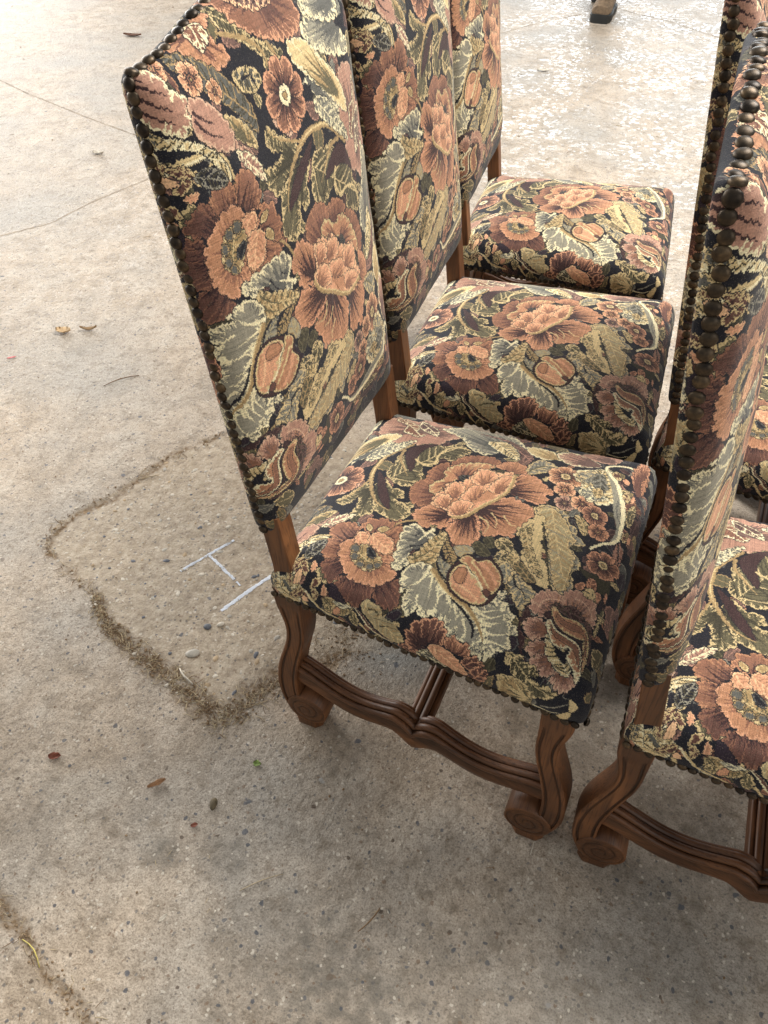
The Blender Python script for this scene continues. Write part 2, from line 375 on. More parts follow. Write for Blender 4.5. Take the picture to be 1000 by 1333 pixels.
def paint_fabric(ops,rng):
    W,H=SW*PPM,TH*PPM
    I=np.zeros((H,W),np.uint8)
    idx={k:i for i,k in enumerate(KEYS)}
    def px(p): p=np.asarray(p,float); return np.stack([(p[:,0]-S0)*PPM,(p[:,1]-T0)*PPM],1)
    def fill(P,col,clip=None):
        # P in pixel coordinates; scanline even-odd, returns (y0,x0,mask)
        y0=max(0,int(np.floor(P[:,1].min()))); y1=min(H,int(np.ceil(P[:,1].max()))+1)
        x0=max(0,int(np.floor(P[:,0].min()))); x1=min(W,int(np.ceil(P[:,0].max()))+1)
        if y1<=y0 or x1<=x0: return None
        A=P; B=np.roll(P,-1,0); dy=B[:,1]-A[:,1]
        ys=np.arange(y0,y1)+.5
        hit=((A[:,1][None]<=ys[:,None])!=(B[:,1][None]<=ys[:,None]))
        with np.errstate(divide='ignore',invalid='ignore'):
            X=A[:,0][None]+(ys[:,None]-A[:,1][None])*((B[:,0]-A[:,0])/dy)[None]
        D=np.zeros((y1-y0,x1-x0+1),np.int16)
        r,e=np.nonzero(hit)
        xs=np.clip(np.round(X[r,e]).astype(int)-x0,0,x1-x0)
        np.add.at(D,(r,xs),1)
        M=(np.cumsum(D,1)%2==1)[:,:-1]
        if clip is not None:
            cy,cx,cm=clip; C=np.zeros_like(M)
            a0,a1=max(y0,cy),min(y1,cy+cm.shape[0]); b0,b1=max(x0,cx),min(x1,cx+cm.shape[1])
            if a1>a0 and b1>b0: C[a0-y0:a1-y0,b0-x0:b1-x0]=cm[a0-cy:a1-cy,b0-cx:b1-cx]
            M&=C
        I[y0:y1,x0:x1][M]=idx[col]
        return (y0,x0,M)
    def smooth(P,closed,k=8):
        P=np.asarray(P,float); n=len(P); out=[]
        g=(lambda i:P[i%n]) if closed else (lambda i:P[min(max(i,0),n-1)])
        for i in range(n if closed else n-1):
            a,b,c,d=g(i-1),g(i),g(i+1),g(i+2)
            for u in np.arange(k)/k:
                out.append(.5*((2*b)+(c-a)*u+(2*a-5*b+4*c-d)*u*u+(3*b-a-3*c+d)*u**3))
        if not closed: out.append(P[-1])
        return np.array(out)
    def resample(P,step,closed):
        Q=np.vstack([P,P[:1]]) if closed else P
        L=np.r_[0,np.cumsum(np.hypot(*np.diff(Q,axis=0).T))]
        n=max(4,int(L[-1]/step)); u=np.linspace(0,L[-1],n,endpoint=not closed)
        return np.stack([np.interp(u,L,Q[:,0]),np.interp(u,L,Q[:,1])],1),u,L[-1]
    def normals(P):
        T=np.roll(P,-2,0)-np.roll(P,2,0); T/=np.maximum(np.hypot(*T.T),1e-6)[:,None]
        N=np.stack([T[:,1],-T[:,0]],1)
        a=(P[:,0]*np.roll(P[:,1],-1)-P[:,1]*np.roll(P[:,0],-1)).sum()
        return N if a>0 else -N
    def poly(pts,rim,fi,rw,am,lam,base,sk,n):
        P,u,L=resample(smooth(pts,True),.8,True)
        N=normals(P)
        if am:
            k=max(3,round(L/lam)); ph=rng.random()
            w=u/L*k+ph+.12*np.sin(u/L*2*np.pi*3+ph*9)
            P=P+N*(am*2.0*(np.abs(np.sin(np.pi*w))**.55-.6)*(.8+.4*np.sin(w*1.7)))[:,None]
            
        P=P+N*(rng.normal(0,.22,len(P)))[:,None]
        # thin dark contour, rim, then fill
        fill(px(P+N*.9),'k')
        m=fill(px(P),rim)
        if rw>0 and fi!=rim:
            # spiky inner boundary of the rim
            spk=np.repeat(rng.random(len(P)//3+1),3)[:len(P)]
            Q=P-N*(rw*(.6+(2.6 if rim in 'ct' else 1.4)*spk**3))[:,None]
            fill(px(Q),fi,m)
        if rim in 'ct' and fi in 'yogsz' and L>70 and rw>=2:
            for j in range(int(L/6)):
                i0=int(rng.integers(0,len(P))); p0=P[i0]; nn=-N[i0]; tt=np.array([-nn[1],nn[0]])*(.5 if j%2 else .8)
                ln=rng.uniform(5,13)
                stroke([p0,p0+nn*ln*.5+tt*ln*.15,p0+nn*ln+tt*ln*.6],rim,2.6,.3,None,m)
                p0=P[(i0+5)%len(P)]
                stroke([p0+nn*2.5,p0+nn*ln*.7+tt*ln*.2,p0+nn*ln*1.2+tt*ln*.6],{'y':'z','o':'d','g':'o','s':'g','z':'d'}[fi],2.0,.3,None,m)
        if base is not None and sk:
            b=np.array(base,float); ds=np.hypot(*(P-b).T); far=np.nonzero(ds>=np.percentile(ds,42))[0]; n=int(n*1.7)
            md={'b':'r','l':'b','p':'v','r':'m','y':'z','t':'g','m':'w','g':'o','s':'g'}.get(fi,sk)
            for j in range(n):
                e=P[far[min(len(far)-1,int((j+rng.random())/n*len(far)))]]; d=np.hypot(*(e-b)); f=rng.uniform(.7,.88)
                if d>8: stroke([b,b+(e-b)*f*.6,b+(e-b)*f],md,min(9,d*.2),.8,None,m)
            for j in range(n):
                i0=far[min(len(far)-1,int((j+rng.random())/n*len(far)))]; e=P[i0]; d=ds[i0]
                if d<6: continue
                f=rng.uniform(.6,.9); side=np.array([-(e-b)[1],(e-b)[0]])*rng.uniform(-.06,.06)
                stroke([b+(e-b)*.05,b+(e-b)*f*.6+side,b+(e-b)*f],sk,min(5,d*.12),.5,None,m)
                i1=far[rng.integers(0,len(far))]; e=P[i1]
                stroke([e,e+(b-e)*.12,e+(b-e)*rng.uniform(.2,.4)],rim,1.6,.3,None,m)
        elif rw>0 and L>55 and n==7:
            c=P.mean(0); ev,V=np.linalg.eigh(np.cov((P-c).T)); ax=V[:,1]; ex=(P-c)@ax; l0,l1=np.percentile(ex,[4,96]); pe=V[:,0]
            dk={'c':'d','t':'d','y':'z','g':'o','o':'d','s':'g','p':'v','q':'p','r':'m','b':'r','l':'b','v':'w','m':'w','z':'d'}.get(fi,'d')
            k=max(3,int((l1-l0)/5.5)); sg=1 if rng.random()<.5 else -1
            wdt=2.2*math.sqrt(ev[0])
            for j in range(k):
                a=l0+(l1-l0)*(j+.5)/k
                for sd in (-1,1):
                    o=c+ax*a; e=o+pe*sd*wdt*rng.uniform(.45,1.0)+ax*sg*wdt*rng.uniform(.3,.9)
                    stroke([o,(o+e)/2+ax*sg*-1.5,e],dk if (j+(sd>0))%2 else (rim if rng.random()<.6 else dk),2.2,.4,None,m)
            stroke([c+ax*l0,c+pe*rng.uniform(-2,2),c+ax*l1],rim,2.0,1.0,None,m)
        return m
    def stroke(pts,col,w0,w1,wm=None,clip=None):
        P=smooth(pts,False); P,u,L=resample(P,1.2,False)
        T=np.gradient(P,axis=0); T/=np.maximum(np.hypot(*T.T),1e-6)[:,None]; N=np.stack([-T[:,1],T[:,0]],1)
        x=u/L; wd=w0*(1-x)+w1*x
        if wm is not None: wd=np.where(x<.5,w0+(wm-w0)*2*x,wm+(w1-wm)*(2*x-1))
        wd=wd*.5
        j=rng.normal(0,.18,(2,len(P)))
        A=P+N*(wd+j[0])[:,None]; B=P-N*(wd+j[1])[:,None]
        fill(px(np.vstack([A,B[::-1]])),col,clip)
    def flower(c,r,n,rim,fi,cen):
        a0=rng.uniform(0,6.28)
        for k in range(n):
            a=a0+k*2*math.pi/n; d=np.array([math.cos(a),math.sin(a)]); e=np.array([-d[1],d[0]])
            hw=r*math.sin(math.pi/n)*.98; c_=np.array(c,float)
            pts=[c_+d*r*.15,c_+d*r*.55+e*hw*.75,c_+d*r*.9+e*hw*.7,c_+d*r*1.0,c_+d*r*.9-e*hw*.7,c_+d*r*.55-e*hw*.75]
            poly(pts,rim,fi,max(1.2,r*.1),0,9,c,'w' if r>12 else '',3)
        h=r*.27; c_=np.array(c,float)
        poly([c_+h*np.array([math.cos(a),math.sin(a)]) for a in np.arange(6)*math.pi/3],cen,cen,0,.6,5,None,'',0)
        poly([c_+h*.4*np.array([math.cos(a),math.sin(a)]) for a in np.arange(5)*1.256],'g','g',0,0,5,None,'',0)
    # filler foliage on the dark ground
    for _ in range(800):
        c=np.array([rng.uniform(S0,S0+SW),rng.uniform(T0,T0+TH)]); a=rng.uniform(0,6.28); l=rng.uniform(14,36); h=l*rng.uniform(.22,.4)
        d=np.array([math.cos(a),math.sin(a)]); e=np.array([-d[1],d[0]]); bend=e*rng.uniform(-.25,.25)*l
        pts=[c-d*l*.5,c-d*l*.2+e*h+bend*.5,c+d*l*.2+e*h*.8+bend,c+d*l*.55+bend*1.6,c+d*l*.2-e*h*.7+bend,c-d*l*.2-e*h+bend*.5]
        rim,fi=[('o','d'),('g','o'),('t','o'),('v','w'),('z','n'),('b','m'),('y','z'),('p','v')][rng.integers(0,8)]
        poly(pts,rim,fi,1.6,1,8,None,'',0)
        stroke([c-d*l*.45,c+bend*.7,c+d*l*.4+bend*1.4],rim,1.6,.5)
    f=lambda s:[tuple(float(v) for v in q.split(',')) for q in s.split()]
    n_edge=0
    for line in ops.strip().split('\n'):
        o=line.split('|')
        if o[0]=='P': poly(f(o[6]),o[1],o[2],float(o[3]),float(o[4]),float(o[5]),f(o[7])[0] if o[7] else None,o[8],int(o[9]))
        elif o[0]=='S': stroke(f(o[2]),o[1],float(o[3]),float(o[4]),float(o[5]) if o[5] else None)
        else: flower(f(o[1])[0],float(o[2]),int(o[3]),o[4],o[5],o[6])
    # woven stepping: every thread column / pick shifts a little
    dx=rng.integers(-1,2,H//2+1).repeat(2)[:H]; dyv=np.round(rng.normal(0,1.3,W//2+1)).astype(int).repeat(2)[:W]
    yy=np.clip(np.arange(H)[:,None]+dyv[None],0,H-1); xx=np.clip(np.arange(W)[None]+dx[:,None],0,W-1)
    I=I[yy,xx]
    C=np.array([PAL[k] for k in KEYS],float)/255
    C=np.where(C<=.04045,C/12.92,((C+.055)/1.055)**2.4)
    R=C[I]
    # thread to thread variation: weft picks and warp ends
    v=1+.10*rng.normal(0,1,(H//2+1,1)).repeat(2,0)[:H]+.06*rng.normal(0,1,(1,W//2+1)).repeat(2,1)[:,:W]+.13*rng.normal(0,1,(H//2+1,W//2+1)).repeat(2,0).repeat(2,1)[:H,:W]
    R=np.clip(R*np.clip(v,.55,1.5)[...,None],0,1)
    # a few threads of the neighbouring colour show through
    mix=rng.random((H,W))<.05
    R[mix]=R[mix]*.5+np.array([.25,.2,.13])*.5
    return R,I
TAP, TAPI = paint_fabric(OPS, rng)
fim = bpy.data.images.new('tapestry_weave', TAP.shape[1], TAP.shape[0], float_buffer=False)
fim.colorspace_settings.name = 'sRGB'
_g = np.where(TAP <= .0031308, TAP*12.92, 1.055*np.maximum(TAP, 1e-6)**(1/2.4)-.055)
_px = np.ones((TAP.shape[0], TAP.shape[1], 4), np.float32); _px[..., :3] = _g
fim.pixels.foreach_set(_px.ravel()); fim.update(); fim.pack()
def fuv(s, t):     # fabric coordinates in metres -> uv
    return ((s*1000-S0)/SW, (t*1000-T0)/TH)

def fabric_material():
    m, nt, b = mat_new('tapestry')
    uv = N(nt, 'ShaderNodeUVMap'); uv.uv_map = 'weave'
    t = N(nt, 'ShaderNodeTexImage'); t.image = fim; t.interpolation = 'Linear'; t.extension = 'EXTEND'
    oi = N(nt, 'ShaderNodeObjectInfo'); sh = N(nt, 'ShaderNodeVectorMath', operation='SCALE'); sh.inputs[0].default_value = (.02, -.013, 0)
    nt.links.new(math_(nt, 'SUBTRACT', oi.outputs['Random'], .5), sh.inputs['Scale']); ad = N(nt, 'ShaderNodeVectorMath', operation='ADD')
    nt.links.new(uv.outputs[0], ad.inputs[0]); nt.links.new(sh.outputs[0], ad.inputs[1]); nt.links.new(ad.outputs[0], t.inputs[0])
    geo = N(nt, 'ShaderNodeTexCoord')
    n = N(nt, 'ShaderNodeTexNoise', i_Scale=9.0, i_Detail=4.0); nt.links.new(geo.outputs['Object'], n.inputs['Vector'])
    w = ramp(nt, [(.3, (.92, .91, .9)), (.7, (1.05, 1.05, 1.05))], n.outputs[0])
    c = mixc(nt, 1.0, t.outputs[0], w.outputs[0], 'MULTIPLY')
    hs = N(nt, 'ShaderNodeHueSaturation'); hs.inputs['Saturation'].default_value = .86; hs.inputs['Value'].default_value = 1.08
    nt.links.new(c, hs.inputs['Color']); nt.links.new(hs.outputs[0], b.inputs['Base Color'])
    b.inputs['Roughness'].default_value = .82
    b.inputs['Specular IOR Level'].default_value = .25
    b.inputs['Sheen Weight'].default_value = .10; b.inputs['Sheen Roughness'].default_value = .45
    # rep weave: fine ribs across, plus relief of the light yarn over the dark ground
    mp = N(nt, 'ShaderNodeMapping'); mp.inputs['Scale'].default_value = (SW/1.15, TH/.8, 1); nt.links.new(uv.outputs[0], mp.inputs[0])
    wv = N(nt, 'ShaderNodeTexChecker'); wv.inputs['Scale'].default_value = 1.0; nt.links.new(mp.outputs[0], wv.inputs[0])
    nn = N(nt, 'ShaderNodeTexNoise', i_Scale=900.0, i_Detail=2.0); nt.links.new(geo.outputs['Object'], nn.inputs['Vector'])
    bw = N(nt, 'ShaderNodeRGBToBW'); nt.links.new(t.outputs[0], bw.inputs[0])
    h = math_(nt, 'ADD', math_(nt, 'MULTIPLY', bw.outputs[0], .9), math_(nt, 'MULTIPLY', wv.outputs[1], .35))
    h = math_(nt, 'ADD', h, math_(nt, 'MULTIPLY', nn.outputs[0], .5))
    bp = N(nt, 'ShaderNodeBump'); bp.inputs['Strength'].default_value = .55; bp.inputs['Distance'].default_value = .0012
    nt.links.new(h, bp.inputs['Height']); nt.links.new(bp.outputs[0], b.inputs['Normal'])
    return m
def wood_material(name, axis):
    m, nt, b = mat_new(name)
    tc = N(nt, 'ShaderNodeTexCoord')
    oi = N(nt, 'ShaderNodeObjectInfo')
    off = N(nt, 'ShaderNodeVectorMath', operation='ADD'); nt.links.new(tc.outputs['Object'], off.inputs[0])
    sc_ = N(nt, 'ShaderNodeVectorMath', operation='SCALE'); sc_.inputs[0].default_value = (3, 5, 7); nt.links.new(oi.outputs['Random'], sc_.inputs['Scale']); nt.links.new(sc_.outputs[0], off.inputs[1])
    mp = N(nt, 'ShaderNodeMapping'); s = [46, 46, 46]; s[axis] = 3; mp.inputs['Scale'].default_value = s
    nt.links.new(off.outputs[0], mp.inputs[0])
    n1 = N(nt, 'ShaderNodeTexNoise', i_Scale=1.0, i_Detail=6.0, i_Distortion=.6); nt.links.new(mp.outputs[0], n1.inputs['Vector'])
    n2 = N(nt, 'ShaderNodeTexNoise', i_Scale=14.0, i_Detail=4.0); nt.links.new(off.outputs[0], n2.inputs['Vector'])
    mp3 = N(nt, 'ShaderNodeMapping'); s3 = [420, 420, 420]; s3[axis] = 18; mp3.inputs['Scale'].default_value = s3; nt.links.new(off.outputs[0], mp3.inputs[0])
    n3 = N(nt, 'ShaderNodeTexNoise', i_Scale=1.0, i_Detail=3.0); nt.links.new(mp3.outputs[0], n3.inputs['Vector'])
    c1 = ramp(nt, [(.25, srgb(82, 54, 33)), (.55, srgb(103, 67, 40)), (.8, srgb(120, 81, 49))], n1.outputs[0])
    pores = ramp(nt, [(.36, (.45, .42, .4)), (.5, (1, 1, 1))], n3.outputs[0])
    c = mixc(nt, .8, c1.outputs[0], pores.outputs[0], 'MULTIPLY')
    wear = ramp(nt, [(.35, (.62, .58, .55)), (.65, (1.08, 1.05, 1.0))], n2.outputs[0])
    c = mixc(nt, 1.0, c, wear.outputs[0], 'MULTIPLY')
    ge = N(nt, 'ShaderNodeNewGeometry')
    c = mixc(nt, 1.0, c, ramp(nt, [(.44, (.38, .35, .32)), (.5, (1, 1, 1)), (.55, (1.4, 1.36, 1.28))], ge.outputs['Pointiness']).outputs[0], 'MULTIPLY')  # groove shade and edge highlights painted into the colour from pointiness
    nt.links.new(c, b.inputs['Base Color'])
    rr = ramp(nt, [(.3, (.38, .38, .38)), (.7, (.62, .62, .62))], n2.outputs[0]); nt.links.new(rr.outputs[0], b.inputs['Roughness'])
    b.inputs['Specular IOR Level'].default_value = .45
    bp = N(nt, 'ShaderNodeBump'); bp.inputs['Strength'].default_value = .35; bp.inputs['Distance'].default_value = .0006
    nt.links.new(n3.outputs[0], bp.inputs['Height']); nt.links.new(bp.outputs[0], b.inputs['Normal'])
    return m
def brass_material():
    m, nt, b = mat_new('aged_brass')
    oi = N(nt, 'ShaderNodeObjectInfo'); tc = N(nt, 'ShaderNodeTexCoord')
    n = N(nt, 'ShaderNodeTexNoise', i_Scale=160.0, i_Detail=3.0, noise_dimensions='4D'); nt.links.new(tc.outputs['Object'], n.inputs['Vector'])
    nt.links.new(math_(nt, 'MULTIPLY', oi.outputs['Random'], 40.), n.inputs['W'])
    c = ramp(nt, [(.3, srgb(50, 44, 38)), (.55, srgb(80, 69, 56)), (.8, srgb(114, 96, 74))], n.outputs[0])
    v = mixc(nt, 1.0, c.outputs[0], ramp(nt, [(0, (.5, .5, .54)), (.6, (.95, .93, .9)), (1, (1.3, 1.2, 1.05))], oi.outputs['Random']).outputs[0], 'MULTIPLY')
    nt.links.new(v, b.inputs['Base Color']); b.inputs['Metallic'].default_value = .8
    rr = ramp(nt, [(.3, (.34,)*3), (.7, (.52,)*3)], n.outputs[0]); nt.links.new(rr.outputs[0], b.inputs['Roughness'])
    return m
def plain(name, c, rough=.6, metal=0, var=.15, scale=30):
    m, nt, b = mat_new(name); tc = N(nt, 'ShaderNodeTexCoord')
    n = N(nt, 'ShaderNodeTexNoise', i_Scale=float(scale), i_Detail=4.0); nt.links.new(tc.outputs['Object'], n.inputs['Vector'])
    r = ramp(nt, [(.3, tuple(x*(1-var*1.6) for x in c)), (.7, tuple(min(1, x*(1+var)) for x in c))], n.outputs[0])
    nt.links.new(r.outputs[0], b.inputs['Base Color']); b.inputs['Roughness'].default_value = rough; b.inputs['Metallic'].default_value = metal
    bp = N(nt, 'ShaderNodeBump'); bp.inputs['Strength'].default_value = .3; bp.inputs['Distance'].default_value = .001
    nt.links.new(n.outputs[0], bp.inputs['Height']); nt.links.new(bp.outputs[0], b.inputs['Normal'])
    return m
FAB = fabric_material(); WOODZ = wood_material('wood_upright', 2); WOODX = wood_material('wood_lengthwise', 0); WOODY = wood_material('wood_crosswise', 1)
BRASS = brass_material(); LINING = plain('black_lining', (.012, .012, .013), .9)

# ------------------------------------------------------------------ floor
def vnoise(x, y, seed):
    r = np.random.default_rng(seed); T = r.random((256, 256))
    xi = np.floor(x).astype(int); yi = np.floor(y).astype(int); fx = x-xi; fy = y-yi
    fx = fx*fx*(3-2*fx); fy = fy*fy*(3-2*fy)
    a = T[xi % 256, yi % 256]; b = T[(xi+1) % 256, yi % 256]; c = T[xi % 256, (yi+1) % 256]; d = T[(xi+1) % 256, (yi+1) % 256]
    return (a*(1-fx)+b*fx)*(1-fy)+(c*(1-fx)+d*fx)*fy
def fbm(x, y, f, o, seed):
    s = np.zeros_like(x); a = 1; t = 0
    for k in range(o): s += a*vnoise(x*f, y*f, seed+k); t += a; a *= .5; f *= 2.03
    return s/t
def segdist(x, y, L):
    d = np.full(x.shape, 1e9)
    for (ax, ay), (bx, by) in zip(L[:-1], L[1:]):
        ux, uy = bx-ax, by-ay; t = np.clip(((x-ax)*ux+(y-ay)*uy)/(ux*ux+uy*uy+1e-12), 0, 1)
        d = np.minimum(d, np.hypot(x-ax-t*ux, y-ay-t*uy))
    return d
BAND = [(-.46,.87),(-.561,.699),(-.602,.62),(-.648,.547),(-.672,.472),(-.693,.391),(-.736,.314),(-.739,.256),(-.722,.215),(-.663,.183),(-.594,.162),(-.533,.14),(-.478,.099),(-.434,.074),(-.358,.056),(-.29,.035),(-.223,.024),(-.155,-.005),(-.114,.005),(-.095,.058),(-.06,.13),(.02,.22)]
BANDW = [.012,.014,.016,.017,.018,.017,.015,.012,.01,.012,.013,.015,.018,.022,.026,.03,.034,.038,.034,.03,.03,.02]
CRACKS = [([(-.36,-.39),(-.274,-.419),(-.21,-.44),(-.151,-.466),(-.088,-.482),(-.037,-.494),(.06,-.53)], .013),
          ([(-2.4,.6),(-1.891,1.34),(-1.812,1.49),(-1.759,1.687),(-1.696,1.932),(-1.55,2.5)], .008),
          ([(-4.2,3.1),(-3.141,2.699),(-2.886,2.597),(-2.677,2.537),(-2.358,2.441),(-2.06,2.324),(-1.6,2.2)], .008),
          ([(-.7,5.3),(-.417,5.112),(-.244,5.012),(.085,4.78),(.6,4.5)], .010),
          ([(-1.3,4.1),(-.995,4.435),(-.886,4.681),(-.719,4.924),(-.5,5.1)], .008)]
def axis_pts(lo, a, b, hi, fine, coarse):
    l = list(np.arange(a, b, fine)); s = fine; x = b
    while x < hi: l.append(x); s = min(coarse, s*1.12); x += s
    l.append(hi); s = fine; x = a-fine; pre = []
    while x > lo: pre.append(x); s = min(coarse, s*1.12); x -= s
    pre.append(lo); return np.array(pre[::-1]+l)
XS = axis_pts(-12, -1.15, .95, 9, .007, .08); YS = axis_pts(-4, -.62, 1.0, 16, .007, .08)
X, Y = np.meshgrid(XS, YS, indexing='ij')
bd = np.full(X.shape, 1e9)
near = (X > -1.4) & (X < .6) & (Y > -.4) & (Y < 1.3)
xn, yn = X[near], Y[near]
wob = (fbm(xn, yn, 10, 5, 3)-.5)*.07; wob2 = (fbm(xn, yn, 10, 5, 33)-.5)*.07
dn = np.full(xn.shape, 9.)
for i in range(len(BAND)-1):
    d = segdist(xn+wob, yn+wob2, BAND[i:i+2]); dn = np.minimum(dn, d/(.36*(BANDW[i]+BANDW[i+1])*(.55+.9*fbm(xn, yn, 16, 2, 44))))
bd[near] = dn
dirt = np.clip(1.3-bd, 0, 1)*np.clip(.25+2.2*(fbm(X, Y, 30, 3, 61)-.3), .12, 1)
# the broken-out patch enclosed by the dirt band
poly = BAND + [(.25,.3),(.35,.9),(-.2,1.1)]
ins = np.zeros(X.shape, bool); j = len(poly)-1
for i in range(len(poly)):
    (xi, yi), (xj, yj) = poly[i], poly[j]
    ins ^= ((yi > Y) != (yj > Y)) & (X < (xj-xi)*(Y-yi)/(yj-yi+1e-12)+xi); j = i
patch = ins.astype(float)*np.clip(bd*.8, 0, 1)
fade = np.clip((.16-np.hypot(np.maximum(X-.0, 0), np.maximum(Y-.75, 0)))/.16, 0, 1); patch *= fade
crk = np.zeros(X.shape)
for L, w in CRACKS[:1]:
    wx = (fbm(X, Y, 14, 3, 51)-.5)*.05
    crk = np.maximum(crk, np.clip(1.3-segdist(X+wx, Y-wx, L)/(w*(.4+1.2*fbm(X, Y, 6, 2, 77))), 0, 1))
rough = fbm(X, Y, 55, 3, 11)-.5
Z = -.0028*np.clip(dirt, 0, 1) - .003*crk + patch*(-.001+.0036*rough) + .0012*(fbm(X, Y, 9, 3, 21)-.5) + dirt*.003*rough
# feet stand on level ground
Z = np.where(np.hypot(X, Y) < 8, Z, 0)
nx, ny = X.shape
V = np.stack([X, Y, Z], -1).reshape(-1, 3)
ii = (np.arange(nx-1)[:, None]*ny+np.arange(ny-1)[None]).ravel()
Fq = np.stack([ii, ii+ny, ii+ny+1, ii+1], 1)
fm = bpy.data.meshes.new('floor'); fm.vertices.add(len(V)); fm.vertices.foreach_set('co', V.astype(np.float32).ravel())
fm.loops.add(len(Fq)*4); fm.loops.foreach_set('vertex_index', Fq.astype(np.int32).ravel())
fm.polygons.add(len(Fq)); fm.polygons.foreach_set('loop_start', np.arange(0, len(Fq)*4, 4, dtype=np.int32)); fm.polygons.foreach_set('loop_total', np.full(len(Fq), 4, np.int32))
fm.update(calc_edges=True); fm.validate(); fm.polygons.foreach_set('use_smooth', [True]*len(Fq))
smooth_grey = np.clip(1-np.hypot((X-.10)/.16, (Y-.27)/.13), 0, 1)
stain = np.zeros(X.shape)
for sx, sy, sr, a in [(-.088,-.254,.035,.8),(.018,-.215,.045,.75),(.27,-.33,.2,.75),(.51,-.22,.22,.4),(.09,-.01,.07,.55),(.70,.04,.2,.5),(.5,.35,.25,.5),(-.31,-.27,.12,.35),(-.2,-.2,.1,.25),(.15,-.12,.12,.3)]:
    stain = np.maximum(stain, a*np.clip(1.25-np.hypot(X-sx, Y-sy)/sr+(fbm(X, Y, 16, 3, 91)-.5)*1.2, 0, 1))
glint_zone = np.clip((X+1.9)/1.1, 0, 1)*np.clip((1.6-X)/.8, 0, 1)*np.clip((Y-.9)/.9, 0, 1)     # hand-placed zone that confines the floor glints
for nm, A in (('glint_mask', glint_zone), ('dirt', np.maximum(dirt, crk*.8)), ('patch', patch), ('stain', stain), ('smooth_grey', smooth_grey)):
    at = fm.attributes.new(nm, 'FLOAT', 'POINT'); at.data.foreach_set('value', A.astype(np.float32).ravel())
def floor_z(x, y):
    i = int(np.clip(np.searchsorted(XS, x)-1, 0, nx-2)); k = int(np.clip(np.searchsorted(YS, y)-1, 0, ny-2))
    return float(max(Z[i, k], Z[i+1, k], Z[i, k+1], Z[i+1, k+1]))

